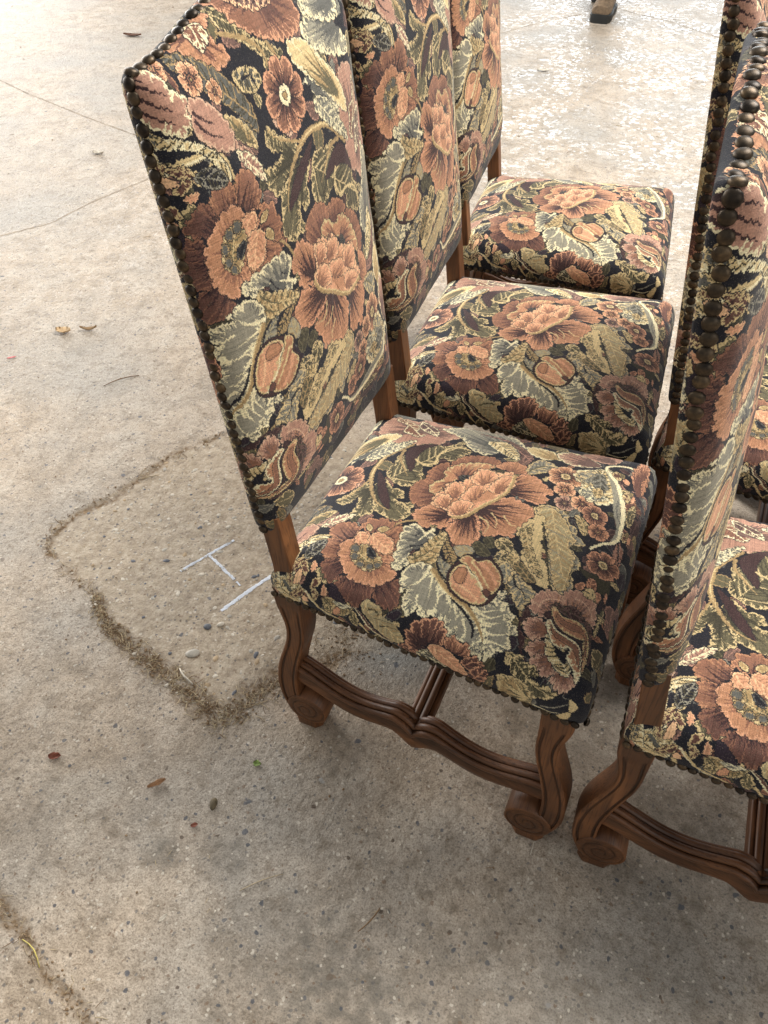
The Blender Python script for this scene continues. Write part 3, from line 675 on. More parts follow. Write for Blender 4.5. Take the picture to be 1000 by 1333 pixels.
def floor_material():
    m, nt, b = mat_new('worn_concrete')
    tc = N(nt, 'ShaderNodeTexCoord'); P = tc.outputs['Object']
    def noise(s, d=5., r=.55, dist=0.):
        n = N(nt, 'ShaderNodeTexNoise', i_Scale=float(s), i_Detail=float(d), i_Roughness=r, i_Distortion=dist); nt.links.new(P, n.inputs['Vector']); return n.outputs[0]
    def attr(n): a = N(nt, 'ShaderNodeAttribute'); a.attribute_name = n; return a.outputs['Fac']
    big = noise(2.2, 5); mid = noise(11, 6, .6, .4); fine = noise(70, 6, .65); grit = noise(340, 4, .7)
    c = ramp(nt, [(.3, srgb(156, 140, 120)), (.5, srgb(184, 167, 147)), (.7, srgb(200, 186, 168))], mid).outputs[0]
    c = mixc(nt, ramp(nt, [(.42, (0,)*3), (.66, (.75,)*3)], big).outputs[0], c, srgb(166, 160, 151))
    c = mixc(nt, .85, c, ramp(nt, [(.3, (.62, .6, .57)), (.52, (1, 1, 1)), (.75, (1.14, 1.13, 1.12))], fine).outputs[0], 'MULTIPLY')
    c = mixc(nt, .9, c, ramp(nt, [(.32, (.5, .48, .46)), (.5, (1, 1, 1)), (.7, (1.22, 1.2, 1.18))], grit).outputs[0], 'MULTIPLY')
    # grime blotches
    g2 = noise(26, 6, .7)
    c = mixc(nt, ramp(nt, [(.52, (0,)*3), (.66, (.6,)*3)], g2).outputs[0], c, srgb(118, 104, 86))
    c = mixc(nt, ramp(nt, [(.56, (0,)*3), (.64, (.5,)*3)], noise(95, 5, .75)).outputs[0], c, srgb(104, 92, 78))
    pit = noise(210, 3, .6)
    c = mixc(nt, 1.0, c, ramp(nt, [(.33, (.68, .66, .64)), (.44, (1, 1, 1)), (.6, (1, 1, 1)), (.7, (1.16, 1.15, 1.13))], pit).outputs[0], 'MULTIPLY')
    # stains
    c = mixc(nt, math_(nt, 'MULTIPLY', attr('stain'), ramp(nt, [(.35, (.25,)*3), (.6, (1,)*3)], noise(40, 5)).outputs[0]), c, srgb(104, 98, 88))
    c = mixc(nt, math_(nt, 'MULTIPLY', attr('smooth_grey'), 1.2, True), c, srgb(142, 140, 134))
    # broken patch: browner, pebbly
    pc = ramp(nt, [(.3, srgb(126, 109, 88)), (.5, srgb(172, 154, 130)), (.72, srgb(204, 190, 167))], noise(45, 6, .7)).outputs[0]
    c = mixc(nt, math_(nt, 'MULTIPLY', attr('patch'), .65), c, pc)
    # exposed aggregate: stone chips of several sizes and colours
    wv = N(nt, 'ShaderNodeTexNoise', i_Scale=60.0, i_Detail=2.0); nt.links.new(P, wv.inputs['Vector'])
    warp = N(nt, 'ShaderNodeVectorMath', operation='MULTIPLY_ADD'); nt.links.new(wv.outputs[1], warp.inputs[0]); warp.inputs[1].default_value = (.012, .012, .012); nt.links.new(P, warp.inputs[2])
    hb = None
    for sca, thr, edge, cols, dens in [(75, .13, .24, [srgb(72, 76, 84), srgb(96, 96, 98), srgb(84, 70, 58)], .8), (165, .26, .32, [srgb(104, 100, 96), srgb(206, 196, 180), srgb(120, 98, 78)], .7), (40, .03, .26, [srgb(80, 84, 92), srgb(150, 146, 140), srgb(110, 96, 82)], .8)]:
        v = N(nt, 'ShaderNodeTexVoronoi', i_Scale=float(sca), i_Randomness=1.0); nt.links.new(warp.outputs[0], v.inputs['Vector'])
        sp = N(nt, 'ShaderNodeSeparateColor'); nt.links.new(v.outputs['Color'], sp.inputs[0])
        pick = math_(nt, 'LESS_THAN', sp.outputs[0], thr)
        size = math_(nt, 'MULTIPLY', math_(nt, 'ADD', sp.outputs[2], .35), edge)
        inn = ramp(nt, [(0, (1,)*3), (.06, (0,)*3)], math_(nt, 'SUBTRACT', v.outputs['Distance'], size)).outputs[0]
        k = math_(nt, 'MULTIPLY', math_(nt, 'MULTIPLY', pick, inn), dens)
        cc = ramp(nt, [(0, cols[0]), (.45, cols[0]), (.5, cols[1]), (.75, cols[1]), (.8, cols[2])], sp.outputs[1]); cc.color_ramp.interpolation = 'CONSTANT'
        c = mixc(nt, k, c, cc.outputs[0])
    # dirt in the joints
    dn_ = ramp(nt, [(.3, srgb(98, 80, 60)), (.6, srgb(140, 118, 92)), (.8, srgb(172, 152, 124))], noise(130, 5, .7)).outputs[0]
    dk = math_(nt, 'MULTIPLY', attr('dirt'), ramp(nt, [(.40, (.1,)*3), (.56, (1.25,)*3)], noise(85, 6, .75)).outputs[0], True)
    c = mixc(nt, dk, c, dn_)
    nt.links.new(c, b.inputs['Base Color'])
    rr = ramp(nt, [(.3, (.36,)*3), (.7, (.66,)*3)], fine); nt.links.new(mixc(nt, dk, rr.outputs[0], (.95, .95, .95)), b.inputs['Roughness'])
    b.inputs['Specular IOR Level'].default_value = .22
    h = math_(nt, 'ADD', math_(nt, 'MULTIPLY', fine, .8), math_(nt, 'MULTIPLY', pit, .22)); h = math_(nt, 'ADD', h, math_(nt, 'MULTIPLY', mid, .8))
    bp = N(nt, 'ShaderNodeBump'); bp.inputs['Strength'].default_value = .8; bp.inputs['Distance'].default_value = .0055
    nt.links.new(h, bp.inputs['Height']); nt.links.new(bp.outputs[0], b.inputs['Normal'])
    # sparkle coat: random glossy cells added for doorway glints, kept to the masked zone
    gl = noise(48, 3, .6); cb = N(nt, 'ShaderNodeBump'); cb.inputs['Strength'].default_value = 1.0; cb.inputs['Distance'].default_value = .0055
    nt.links.new(gl, cb.inputs['Height']); nt.links.new(cb.outputs[0], b.inputs['Coat Normal'])
    vg = N(nt, 'ShaderNodeTexVoronoi', i_Scale=58.0); nt.links.new(P, vg.inputs['Vector']); sg = N(nt, 'ShaderNodeSeparateColor'); nt.links.new(vg.outputs['Color'], sg.inputs[0])
    spark = math_(nt, 'MULTIPLY', math_(nt, 'GREATER_THAN', sg.outputs[0], .72), ramp(nt, [(.38, (0,)*3), (.6, (.9,)*3)], noise(3.2, 4)).outputs[0])
    nt.links.new(math_(nt, 'MULTIPLY', spark, attr('glint_mask')), b.inputs['Coat Weight']); b.inputs['Coat Roughness'].default_value = .07
    return m
fo = link('floor', fm, floor_material()); tag(fo, kind='structure')

# ------------------------------------------------------------------ chair meshes
SD, SWID, TPR = .478, .49, .042         # seat depth, front width, inset of the rear corners
ZN, ZE = .380, .428                     # nail line, top edge of the seat
ZT, ZB, ZH, XT, PD = .43, .504, 1.071, -.0738, .035
def hw(x): return (SWID/2-TPR)+TPR*x/SD
def xr(z): return XT*(z-ZT)/(ZH-ZT)
KR = XT/(ZH-ZT); LR = math.hypot(1, KR)

def rings_mesh(name, ringV, ringUV, closed_centre=True, mat=None):
    """ringV: list of rings (each K points), ring 0 collapses to a centre."""
    K = len(ringV[0]); V = [ringV[0][0]]; UV = [ringUV[0][0]]; F = []
    for r in range(1, len(ringV)): V += list(ringV[r]); UV += list(ringUV[r])
    for k in range(K): F.append((0, 1+k, 1+(k+1) % K))
    for r in range(len(ringV)-2):
        a = 1+r*K; b_ = a+K
        for k in range(K): F.append((a+k, b_+k, b_+(k+1) % K, a+(k+1) % K))
    a = 1+(len(ringV)-2)*K
    F.append(tuple(a+k for k in range(K))[::-1])
    me = mesh(name, V, F)
    ul = me.uv_layers.new(name='weave'); vi = np.zeros(len(me.loops), np.int32); me.loops.foreach_get('vertex_index', vi)
    ul.data.foreach_set('uv', np.array(UV, np.float32)[vi].ravel())
    return me
def seat_mesh():
    K, e = 320, 40
    th = np.linspace(0, 2*np.pi, K, endpoint=False)+.01
    c, s = np.cos(th), np.sin(th)
    # spread the angles so that corners get enough points
    g = (np.abs(c)**e+np.abs(s)**e)**(1/e); u, v = c/g, s/g
    RV, RU = [], []
    def pt(r): x = .239+.239*u*r; y = .245+hw(x)*v*r; return x, y
    X1, Y1 = pt(1.0)
    tx, ty = np.roll(X1, -1)-np.roll(X1, 1), np.roll(Y1, -1)-np.roll(Y1, 1); tl = np.hypot(tx, ty); nX, nY = ty/tl, -tx/tl
    lump = (fbm(X1*1, Y1*1, 18, 2, 5)-.5)*.004
    cm = np.clip((np.minimum(np.abs(u), np.abs(v))-.86)/.14, 0, 1)   # close to a corner: tucked pleats
    lump = lump+cm*.0030*np.sin(np.arctan2(v, u)*95)+.0007*np.sin(np.cumsum(np.hypot(tx, ty)*.5)/.0134*2*np.pi)
    rr = np.r_[0, np.linspace(.08, .9, 18), .94, .965, .985, 1.0]
    for r in rr:
        x, y = pt(r*.990)
        z = ZE+.037*(1-r**3.2)-.010*np.clip((r-.93)/.07, 0, 1)**2 + (fbm(x, y, 12, 3, 9)-.5)*.006
        RV.append(np.stack([x, y, z], 1)); RU.append([fuv(b, .605-a) for a, b in zip(x, y)])
    Xe, Ye = pt(.990); ze = ZE-.010
    for d, out in [(.006, .0035), (.016, .0068), (.026, .0075), (.036, .006), (.0445, .0035), (.048, .001)]:
        x = Xe+nX*(out+lump*.6); y = Ye+nY*(out+lump*.6); z = np.full(K, ze-d+.0)
        RV.append(np.stack([x, y, z], 1)); RU.append([fuv(b, .605-a) for a, b in zip(Xe+nX*(d+.008), Ye+nY*(d+.008))])
    # tucked under the rail
    x = Xe-nX*.03; y = Ye-nY*.03; RV.append(np.stack([x, y, np.full(K, ze-.048)], 1)); RU.append(RU[-1])
    me = rings_mesh('seat_cushion', RV, RU); me.materials.append(FAB)
    return fixnormals(me)
def top_t(y):                            # arched top of the back, in metres along the back from ZT
    a = min(1, abs(y-.245)/.203)
    base = (ZH-ZT)*LR
    return base+.036*(.5+.5*math.cos(math.pi*a**1.15))+.004*a**8
BY0, BY1 = TPR, SWID-TPR
TB = (ZB-ZT)*LR
def back_pt(y, t, off): z = ZT+t/LR; return (xr(z)+off, y, z)
def back_mesh():
    K, e = 280, 40
    th = np.linspace(0, 2*np.pi, K, endpoint=False)+.007
    # parametrise by the perimeter of a square, rounded slightly
    c, s = np.cos(th), np.sin(th); g = (np.abs(c)**e+np.abs(s)**e)**(1/e); u, v = c/g, s/g
    RV, RU = [], []
    def yt(r, grow=0.):
        y = .245+.203*u*r+grow*np.sign(u)*np.abs(u)**8
        t = np.array([TB+(top_t(a)-TB)*(.5+.5*b*r) for a, b in zip(.245+.203*u, v)])+grow*np.sign(v)*np.abs(v)**8
        return y, t
    FUVB = lambda y, t: [fuv(a+.013, b) for a, b in zip(y, t)]
    rr = np.r_[0, np.linspace(.07, .9, 20), .94, .965, .985, 1.0]
    for r in rr:
        y, t = yt(r*.998)
        off = .030+.036*(1-r**2.6)-.006*np.clip((r-.93)/.07, 0, 1)**2+(fbm(y, t, 9, 3, 19)-.5)*.008
        RV.append(np.array([back_pt(a, b, o) for a, b, o in zip(y, t, off)])); RU.append(FUVB(y, t))
    ye, te = yt(.998)
    for d, off, grow in [(.006, .019, .0025), (.014, .012, .0033), (.022, .005, .003), (.027, .000, .0012), (.030, -.002, -.003)]:
        y, t = yt(.998, grow); y2, t2 = yt(.998, d)
        RV.append(np.array([back_pt(a, b, off) for a, b in zip(y, t)])); RU.append(FUVB(y2, t2))
    me = rings_mesh('back_cushion', RV, RU); me.materials.append(FAB)
    return fixnormals(me)
def nail_mesh(r, h):
    V = [(0, 0, h)]; F = []; K = 10
    for q in (.34, .66, .9, 1.0):
        z = h*math.sqrt(max(0, 1-q*q)); 
        for k in range(K): a = 2*math.pi*k/K; V.append((r*q*math.cos(a), r*q*math.sin(a), z))
    for k in range(K): V.append((r*.96*math.cos(2*math.pi*k/K), r*.96*math.sin(2*math.pi*k/K), -.002))
    for k in range(K): F.append((0, 1+k, 1+(k+1) % K))
    for q in range(4):
        a = 1+q*K
        for k in range(K): F.append((a+k, a+K+k, a+K+(k+1) % K, a+(k+1) % K))
    me = mesh('upholstery_nail', V, F); me.materials.append(BRASS); return me
NAILB, NAILS = nail_mesh(.0073, .0039), nail_mesh(.0063, .0034)

def sweep(name, path, sections, mat, caps=True):
    """sections: one closed ring of 3D points per path step"""
    K = len(sections[0]); V = [p for s in sections for p in s]; F = []
    for i in range(len(sections)-1):
        for k in range(K): F.append((i*K+k, i*K+(k+1) % K, (i+1)*K+(k+1) % K, (i+1)*K+k))
    if caps: F.append(tuple(range(K))[::-1]); F.append(tuple((len(sections)-1)*K+k for k in range(K)))
    me = mesh(name, V, F); me.materials.append(mat); fixnormals(me)
    try: me.set_sharp_from_angle(angle=math.radians(38))
    except Exception: pass
    return me
def interp(tab, z, k): return float(np.interp(z, [a[0] for a in tab][::-1] if tab[0][0] > tab[-1][0] else [a[0] for a in tab], [a[k] for a in tab][::-1] if tab[0][0] > tab[-1][0] else [a[k] for a in tab]))
LEG = [(.386,-.004,.043),(.345,-.005,.042),(.325,.000,.041),(.305,.006,.041),(.28,.0095,.041),(.25,.006,.037),(.22,-.003,.029),(.19,-.013,.022),(.16,-.0205,.0155),(.13,-.0245,.012),(.10,-.0255,.0115),(.075,-.0225,.014),(.05,-.015,.02),(.03,-.005,.03),(.018,.004,.034)]
def leg_profile():
    zs = np.linspace(.386, .018, 40); o = LEG[::-1]
    a = np.interp(zs, [q[0] for q in o], [q[1] for q in o]); b = np.interp(zs, [q[0] for q in o], [q[2] for q in o])
    for arr in (a, b):
        for _ in range(3): arr[1:-1] = (arr[:-2]+2*arr[1:-1]+arr[2:])/4
    return zs, a, b
def leg_meshes():
    zs, a, b = leg_profile(); T = .023
    secs = []
    for z, x0, x1 in zip(zs, a, b):
        w = x1-x0; f = lambda k: x0+w*k
        gd = .0024 if .05 < z < .335 else 0.
        ch = .0022
        near_ = [(f(0)+ch, -T), (f(.16), -T), (f(.19), -T+gd), (f(.25), -T+gd), (f(.30), -T+gd*.3), (f(.75), -T+gd*.3), (f(.80), -T+gd), (f(.86), -T+gd), (f(.89), -T), (f(1)-ch, -T), (f(1), -T+ch)]
        far_ = [(x, -y) for x, y in near_[::-1]]
        secs.append([(x, y, z) for x, y in near_+far_[0:]]+[(f(0), T-ch, z), (f(0), -T+ch, z)])
    shaft = sweep('leg', None, secs, WOODZ)
    # scroll foot: disc with carved spiral on both faces
    cx, cz, Rr = .026, .056, .038
    K, RN = 56, 16; V = []; F = []
    def yoff(r, th):
        ph = (r/.0135-th/(2*math.pi)) % 1.0
        e = max(0, 1-abs(ph-.5)/.17)
        dome = .002*(1-(r/Rr)**2)
        return (-.0028*e if .006 < r < Rr*.93 else 0)+dome
    T2 = .0245
    for sd in (-1, 1):
        base = len(V)
        V.append((cx, sd*(T2+.002), cz))
        for r in range(1, RN+1):
            rad = Rr*r/RN
            for k in range(K):
                th = 2*math.pi*k/K; V.append((cx+rad*math.cos(th), sd*(T2+yoff(rad, th)-(.0015 if r == RN else 0)), cz+rad*math.sin(th)))
        for k in range(K): F.append((base, base+1+k, base+1+(k+1) % K))
        for r in range(RN-1):
            q = base+1+r*K
            for k in range(K): F.append((q+k, q+K+k, q+K+(k+1) % K, q+(k+1) % K))
    o1 = 1+(RN-1)*K; o2 = 1+RN*K+o1
    for k in range(K): F.append((o1+k, o1+(k+1) % K, o2+(k+1) % K, o2+k))
    scroll = fixnormals(mesh('scroll', V, F)); scroll.materials.append(WOODY)
    # plinth under the scroll
    secs = []
    for z, g in [(0.0, -.003), (.003, 0), (.018, .001), (.026, -.004), (.04, -.012)]:
        x0, x1, y1, c = -.004-g, .049+g, .0235+g*.4, .010
        secs.append([(x0+c, -y1, z), (x1-c, -y1, z), (x1, -y1+c, z), (x1, y1-c, z), (x1-c, y1, z), (x0+c, y1, z), (x0, y1-c, z), (x0, -y1+c, z)])
    plinth = sweep('foot_block', None, secs, WOODZ)
    return shaft, scroll, plinth
def mirror_x(me, about):
    m2 = me.copy(); n = len(m2.vertices); co = np.zeros(n*3, np.float32); m2.vertices.foreach_get('co', co); co = co.reshape(-1, 3); co[:, 0] = about-co[:, 0]
    m2.vertices.foreach_set('co', co.ravel()); m2.flip_normals(); m2.update(); return m2
def reed_section(w, h):
    """closed moulded section (a across, b up): reeds along the crown, plain underside"""
    P = []
    n = 64
    for i in range(n+1):
        a = math.pi*i/n
        x, y = math.cos(a), math.sin(a)
        k = .78+.26*abs(math.sin(a*4))**.7
        P.append((w*.5*x*k*1.0, h*.18+h*.42*(y**.7 if y > 0 else 0)*k))
    P += [(-w*.46, -h*.1), (-w*.42, -h*.34), (-w*.30, -h*.46), (w*.30, -h*.46), (w*.42, -h*.34), (w*.46, -h*.1)]
    return P
def side_stretcher_mesh():
    secs = []; x0, x1 = .012, .455
    for i in range(61):
        x = x0+(x1-x0)*i/60; q = abs(x-.2335)/.2215           # 0 centre .. 1 leg
        zc = .128+.0125*math.cos(q*math.pi*1.9)-.012*math.exp(-(q/.10)**2)+.004*q
        h = .046+.016*math.exp(-(q/.17)**2)+.006*math.exp(-((q-1)/.2)**2)
        if q < .17: zc -= .010*(1-q/.17)
        w = .036+.007*math.exp(-(q/.16)**2)
        S = reed_section(w, h); notch = .006*math.exp(-(q/.028)**2)
        secs.append([(x, a, zc+b-(notch if b > .1*h else 0)) for a, b in S])
    return sweep('side_stretcher', None, secs, WOODX)
def cross_stretcher_mesh():
    secs = []; L = .40
    for i in range(25):
        y = -L/2+L*i/24; q = abs(y)/(L/2); zc = .132+.005*math.cos(q*math.pi); S = reed_section(.040, .042)
        secs.append([(a, y, zc+b) for a, b in S])
    return sweep('cross_stretcher', None, secs, WOODY)
def post_mesh():
    secs = []; z0, z1 = .37, .53
    for i in range(12):
        z = z0+(z1-z0)*i/11; x = xr(z)+.003 if z > ZT else .003; c = .0018; w = .034
        secs.append([(x+c, 0, z), (x+.031-c, 0, z), (x+.031, c, z), (x+.031, w-c, z), (x+.031-c, w, z), (x+c, w, z), (x, w-c, z), (x, c, z)])
    return sweep('back_post', None, secs, WOODZ)
def frame_mesh():
    secs = []
    for z, g in [(.362, .02), (.372, .012), (.384, .012)]:
        secs.append([(g, TPR+g, z), (SD-g, g, z), (SD-g, SWID-g, z), (g, SWID-TPR-g, z)])
    return sweep('seat_rail', None, secs, WOODX)
SEAT, BACK, POST, SIDE, CROSS, RAIL = seat_mesh(), back_mesh(), post_mesh(), side_stretcher_mesh(), cross_stretcher_mesh(), frame_mesh()
LEGM, SCROLL, PLINTH = leg_meshes(); MX = .467
LEGF, SCROLLF, PLINTHF = [mirror_x(m, MX) for m in (LEGM, SCROLL, PLINTH)]
for m in (LEGF, PLINTHF):
    try: m.set_sharp_from_angle(angle=math.radians(38))
    except Exception: pass

# nail positions (chair space): location, outward normal
def nail_list():
    back, seat = [], []
    n = int((top_t(BY0)-TB)/.0138)
    for side in (0, 1):
        y = (BY0-.0022) if side == 0 else (BY1+.0022)
        for k in range(n+1):
            t = TB+.008+(top_t(BY0)-TB-.014)*k/n
            x, _, z = back_pt(0, t, .0115); back.append(((x, y, z), (0, -1 if side == 0 else 1, 0)))
    m = 29
    for k in range(m+1):
        y = BY0+.006+(BY1-BY0-.012)*k/m; t = top_t(y)+.0025; x, _, z = back_pt(0, t, .0115)
        sl = (top_t(y+.004)-top_t(y-.004))/.008; nv = Vector((-KR*0, -sl, 1)).normalized(); back.append(((x, y, z), tuple(nv)))
    zN = ZN-.004
    pts = [((.004, TPR), (SD-.008, .001)), ((SD, .010), (SD, SWID-.010)), ((SD-.008, SWID-.001), (.004, SWID-TPR)), ((-.0005, SWID-TPR-.01), (-.0005, TPR+.01))]
    for (ax, ay), (bx, by) in pts:
        L = math.hypot(bx-ax, by-ay); q = int(L/.0134); nx_, ny_ = (by-ay)/L, -(bx-ax)/L
        for k in range(q+1):
            f = k/q; seat.append(((ax+(bx-ax)*f+nx_*.0032, ay+(by-ay)*f+ny_*.0032, zN), (nx_, ny_, -.12)))
    return back, seat
NB, NS = nail_list()

def build_chair(loc, rz, label, seed):
    r = random.Random(seed)
    root = empty('upholstered_chair', (*loc, 0), rz)
    tag(root, label, 'chair', 'tapestry dining chairs in two rows')
    seat = link('seat_cushion', SEAT, None, root); back = link('back_cushion', BACK, None, root)
    link('seat_rail', RAIL, None, root)
    for y in (TPR+.004, SWID-TPR-.038): link('back_post', POST, None, root, (0, y, 0))
    for (lm, sm, pm), ys in (((LEGM, SCROLL, PLINTH), (TPR+.026, SWID-TPR-.026)), ((LEGF, SCROLLF, PLINTHF), (.027, SWID-.027))):
        for y in ys:
            lg = link('leg', lm, None, root, (0, y, 0)); link('scroll', sm, None, lg); link('foot_block', pm, None, lg)
    ang = math.atan2(TPR-.001, .443)
    for sgn, yc in ((-1, .048), (1, SWID-.048)):
        s = link('side_stretcher', SIDE, None, root, (0, yc-sgn*0, 0)); s.rotation_euler = (0, 0, sgn*0.0 + (-ang if sgn < 0 else ang)); 
        px = .2335; s.location = (px-px*math.cos(ang), yc + (px*math.sin(ang) if sgn < 0 else -px*math.sin(ang)), 0)
    link('cross_stretcher', CROSS, None, root, (.2335, .245, 0))
    for L, par, me in ((NB, back, NAILB), (NS, seat, NAILS)):
        for p, nv in L:
            o = bpy.data.objects.new('upholstery_nail', me); col.objects.link(o); o.parent = par
            n_ = (Vector(nv)+Vector((r.gauss(0, .13), r.gauss(0, .13), r.gauss(0, .13)))).normalized()
            o.location = Vector(p)+Vector((r.gauss(0, .0007), r.gauss(0, .0006), r.gauss(0, .0011)))
            o.rotation_euler = n_.to_track_quat('Z', 'Y').to_euler(); k = r.uniform(.94, 1.05); o.scale = (k, k, k)
    return root
CH = [((0, 0), 0, 'front tapestry chair of the left row, its whole seat and scroll legs in view'),
      ((-.026, .498), .0696, 'middle tapestry chair of the left row, seat showing between the front and farthest seats'),
      ((-.0963, 1.042), .118, 'farthest tapestry chair of the left row, its seat edge against the bright floor'),
      ((.5345, -.042), .048, 'tapestry chair nearest the camera at the right edge, its nail-studded back seen edge-on'),
      ((.4705, .5088), -.0129, 'right-hand tapestry chair behind the nearest one, only its narrow nailed back edge showing')]
CHAIRS = [build_chair(l, a, t, 10+i) for i, (l, a, t) in enumerate(CH)]

# ------------------------------------------------------------------ white paint marks on the broken patch
def paint_material():
    m, nt, b = mat_new('worn_white_paint'); tc = N(nt, 'ShaderNodeTexCoord')
    n = N(nt, 'ShaderNodeTexNoise', i_Scale=150.0, i_Detail=5.0, i_Roughness=.7); nt.links.new(tc.outputs['Object'], n.inputs['Vector'])
    n2 = N(nt, 'ShaderNodeTexNoise', i_Scale=28.0, i_Detail=3.0); nt.links.new(tc.outputs['Object'], n2.inputs['Vector'])
    k = math_(nt, 'ADD', math_(nt, 'MULTIPLY', n.outputs[0], .6), math_(nt, 'MULTIPLY', n2.outputs[0], .5))
    r = ramp(nt, [(.43, srgb(150, 138, 120)), (.5, srgb(204, 210, 220)), (.75, srgb(228, 232, 238))], k)
    nt.links.new(r.outputs[0], b.inputs['Base Color']); b.inputs['Roughness'].default_value = .7
    return m
WHITE = paint_material()
def ribbon(name, pts, w, mat, parent=None, jag=.25, seed=1):
    r = random.Random(seed); V = []; F = []
    P = []
    for (ax, ay), (bx, by) in zip(pts[:-1], pts[1:]):
        n = max(2, int(math.hypot(bx-ax, by-ay)/.004))
        P += [(ax+(bx-ax)*k/n, ay+(by-ay)*k/n) for k in range(n)]
    P.append(pts[-1])
    for i, (x, y) in enumerate(P):
        a = P[max(0, i-1)]; b = P[min(len(P)-1, i+1)]; tx, ty = b[0]-a[0], b[1]-a[1]; l = math.hypot(tx, ty) or 1; nx_, ny_ = -ty/l, tx/l
        w1 = w*.5*(1+r.uniform(-jag, jag)); w2 = w*.5*(1+r.uniform(-jag, jag))
        for s in (w1, 0, -w2):
            xx, yy = x+nx_*s, y+ny_*s; V.append((xx, yy, floor_z(xx, yy)+(.0007 if s == 0 else .0002)))
    for i in range(len(P)-1):
        for k in (0, 1): F.append((i*3+k, i*3+k+1, i*3+k+4, i*3+k+3))
    me = mesh(name, V, F); me.materials.append(mat)
    return link(name, me, None, parent)
pm = empty('paint_mark', (0, 0, 0)); tag(pm, 'thin white painted strokes like a slanted letter H on the broken concrete', 'paint mark')
ribbon('stroke', [(-.403, .267), (-.373, .333), (-.344, .391)], .006, WHITE, pm, .35, 2)
ribbon('stroke', [(-.371, .331), (-.312, .305), (-.283, .292)], .006, WHITE, pm, .4, 3)
ribbon('stroke', [(-.276, .289), (-.262, .283)], .004, WHITE, pm, .5, 6)
ribbon('stroke', [(-.264, .209), (-.243, .266), (-.215, .335)], .0085, WHITE, pm, .3, 4)

JOINT = plain('joint_dirt', srgb(158, 143, 126), .95, 0, .3, 14)
for q, (L, w) in enumerate(CRACKS[1:]):
    ribbon('floor_crack', [(x+random.Random(i+q*9).uniform(-.02, .02), y+random.Random(i+q*7+3).uniform(-.02, .02)) for i, (x, y) in enumerate(L)], w*.9, JOINT, fo, .95, 20+q)
# ------------------------------------------------------------------ loose things on the floor
STRAW = plain('straw', srgb(186, 167, 134), .7, 0, .2, 200); STRAWD = plain('dark_straw', srgb(120, 92, 60), .8, 0, .2, 200)
CRUMB = plain('soil_crumb', srgb(134, 112, 86), .95, 0, .25, 120); PALE = plain('pale_chip', srgb(205, 195, 178), .7, 0, .15, 150)
STONE = plain('pebble_stone', srgb(172, 164, 150), .55, 0, .18, 90); SLATE = plain('slate_stone', srgb(88, 90, 96), .5, 0, .18, 90)
def blob_verts(c, rx, ry, rz, seed, ang=0):
    r = random.Random(seed); V = []; F = []; K = 7
    ca, sa = math.cos(ang), math.sin(ang)
    def P(x, y, z): j = 1+r.uniform(-.16, .16); x *= rx*j; y *= ry*j; return (c[0]+x*ca-y*sa, c[1]+x*sa+y*ca, c[2]+z*rz)
    V.append(P(0, 0, 1))
    for q, z in ((.62, .78), (1, .05), (.7, -.7)):
        for k in range(K): a = 2*math.pi*k/K; V.append(P(q*math.cos(a), q*math.sin(a), z))
    for k in range(K): F.append((0, 1+k, 1+(k+1) % K))
    for g in range(2):
        a = 1+g*K
        for k in range(K): F.append((a+k, a+K+k, a+K+(k+1) % K, a+(k+1) % K))
    F.append(tuple(1+2*K+k for k in range(K))[::-1])
    return V, F
def stalk_verts(a, b, w, lift, seed):
    r = random.Random(seed); V = []; F = []; n = 4
    tx, ty = b[0]-a[0], b[1]-a[1]; l = math.hypot(tx, ty) or 1; nx_, ny_ = -ty/l, tx/l; bend = r.uniform(-.12, .12)*l
    for i in range(n+1):
        f = i/n; k = math.sin(f*math.pi); x = a[0]+tx*f+nx_*bend*k; y = a[1]+ty*f+ny_*bend*k; z = floor_z(x, y)+lift*k+w*.45
        ww = w*.5*(1-.3*abs(2*f-1))
        V += [(x+nx_*ww, y+ny_*ww, z), (x, y, z+ww), (x-nx_*ww, y-ny_*ww, z), (x, y, z-ww)]
    for i in range(n):
        for k in range(4): F.append((i*4+k, i*4+(k+1) % 4, i*4+4+(k+1) % 4, i*4+4+k))
    F += [(3, 2, 1, 0), (n*4, n*4+1, n*4+2, n*4+3)]
    return V, F
class Heap:
    def __init__(s): s.V = []; s.F = []; s.mi = []
    def add(s, vf, m=0):
        o = len(s.V); s.V += vf[0]; s.F += [tuple(i+o for i in f) for f in vf[1]]; s.mi += [m]*len(vf[1])
    def build(s, name, mats):
        me = mesh(name, s.V, s.F, False); [me.materials.append(m) for m in mats]; me.polygons.foreach_set('material_index', s.mi); return link(name, me)
rr_ = random.Random(3)
# sweepings lying in the dirt band
H = Heap()
segs = list(zip(BAND[:-1], BAND[1:], BANDW))
for i in range(1600):
    k = rr_.randrange(len(segs)) if rr_.random() < .28 else rr_.randrange(11, len(segs)-1)
    (a, b, w) = segs[k]; f = rr_.random(); s = rr_.gauss(0, .42)*w
    l = math.hypot(b[0]-a[0], b[1]-a[1]); x = a[0]+(b[0]-a[0])*f-(b[1]-a[1])/l*s; y = a[1]+(b[1]-a[1])*f+(b[0]-a[0])/l*s
    q = rr_.random()
    if q < .6:
        L = rr_.uniform(.004, .024); t = rr_.uniform(0, 6.28); H.add(stalk_verts((x, y), (x+L*math.cos(t), y+L*math.sin(t)), rr_.uniform(.0007, .0015), rr_.uniform(0, .004), i), 0 if rr_.random() < .65 else 1)
    else:
        z = floor_z(x, y); g = .0007+.0028*rr_.random()**3; H.add(blob_verts((x, y, z+g*.3), g*rr_.uniform(.8, 1.7), g, g*.6, i, rr_.uniform(0, 6)), 2 if rr_.random() < .85 else 3)
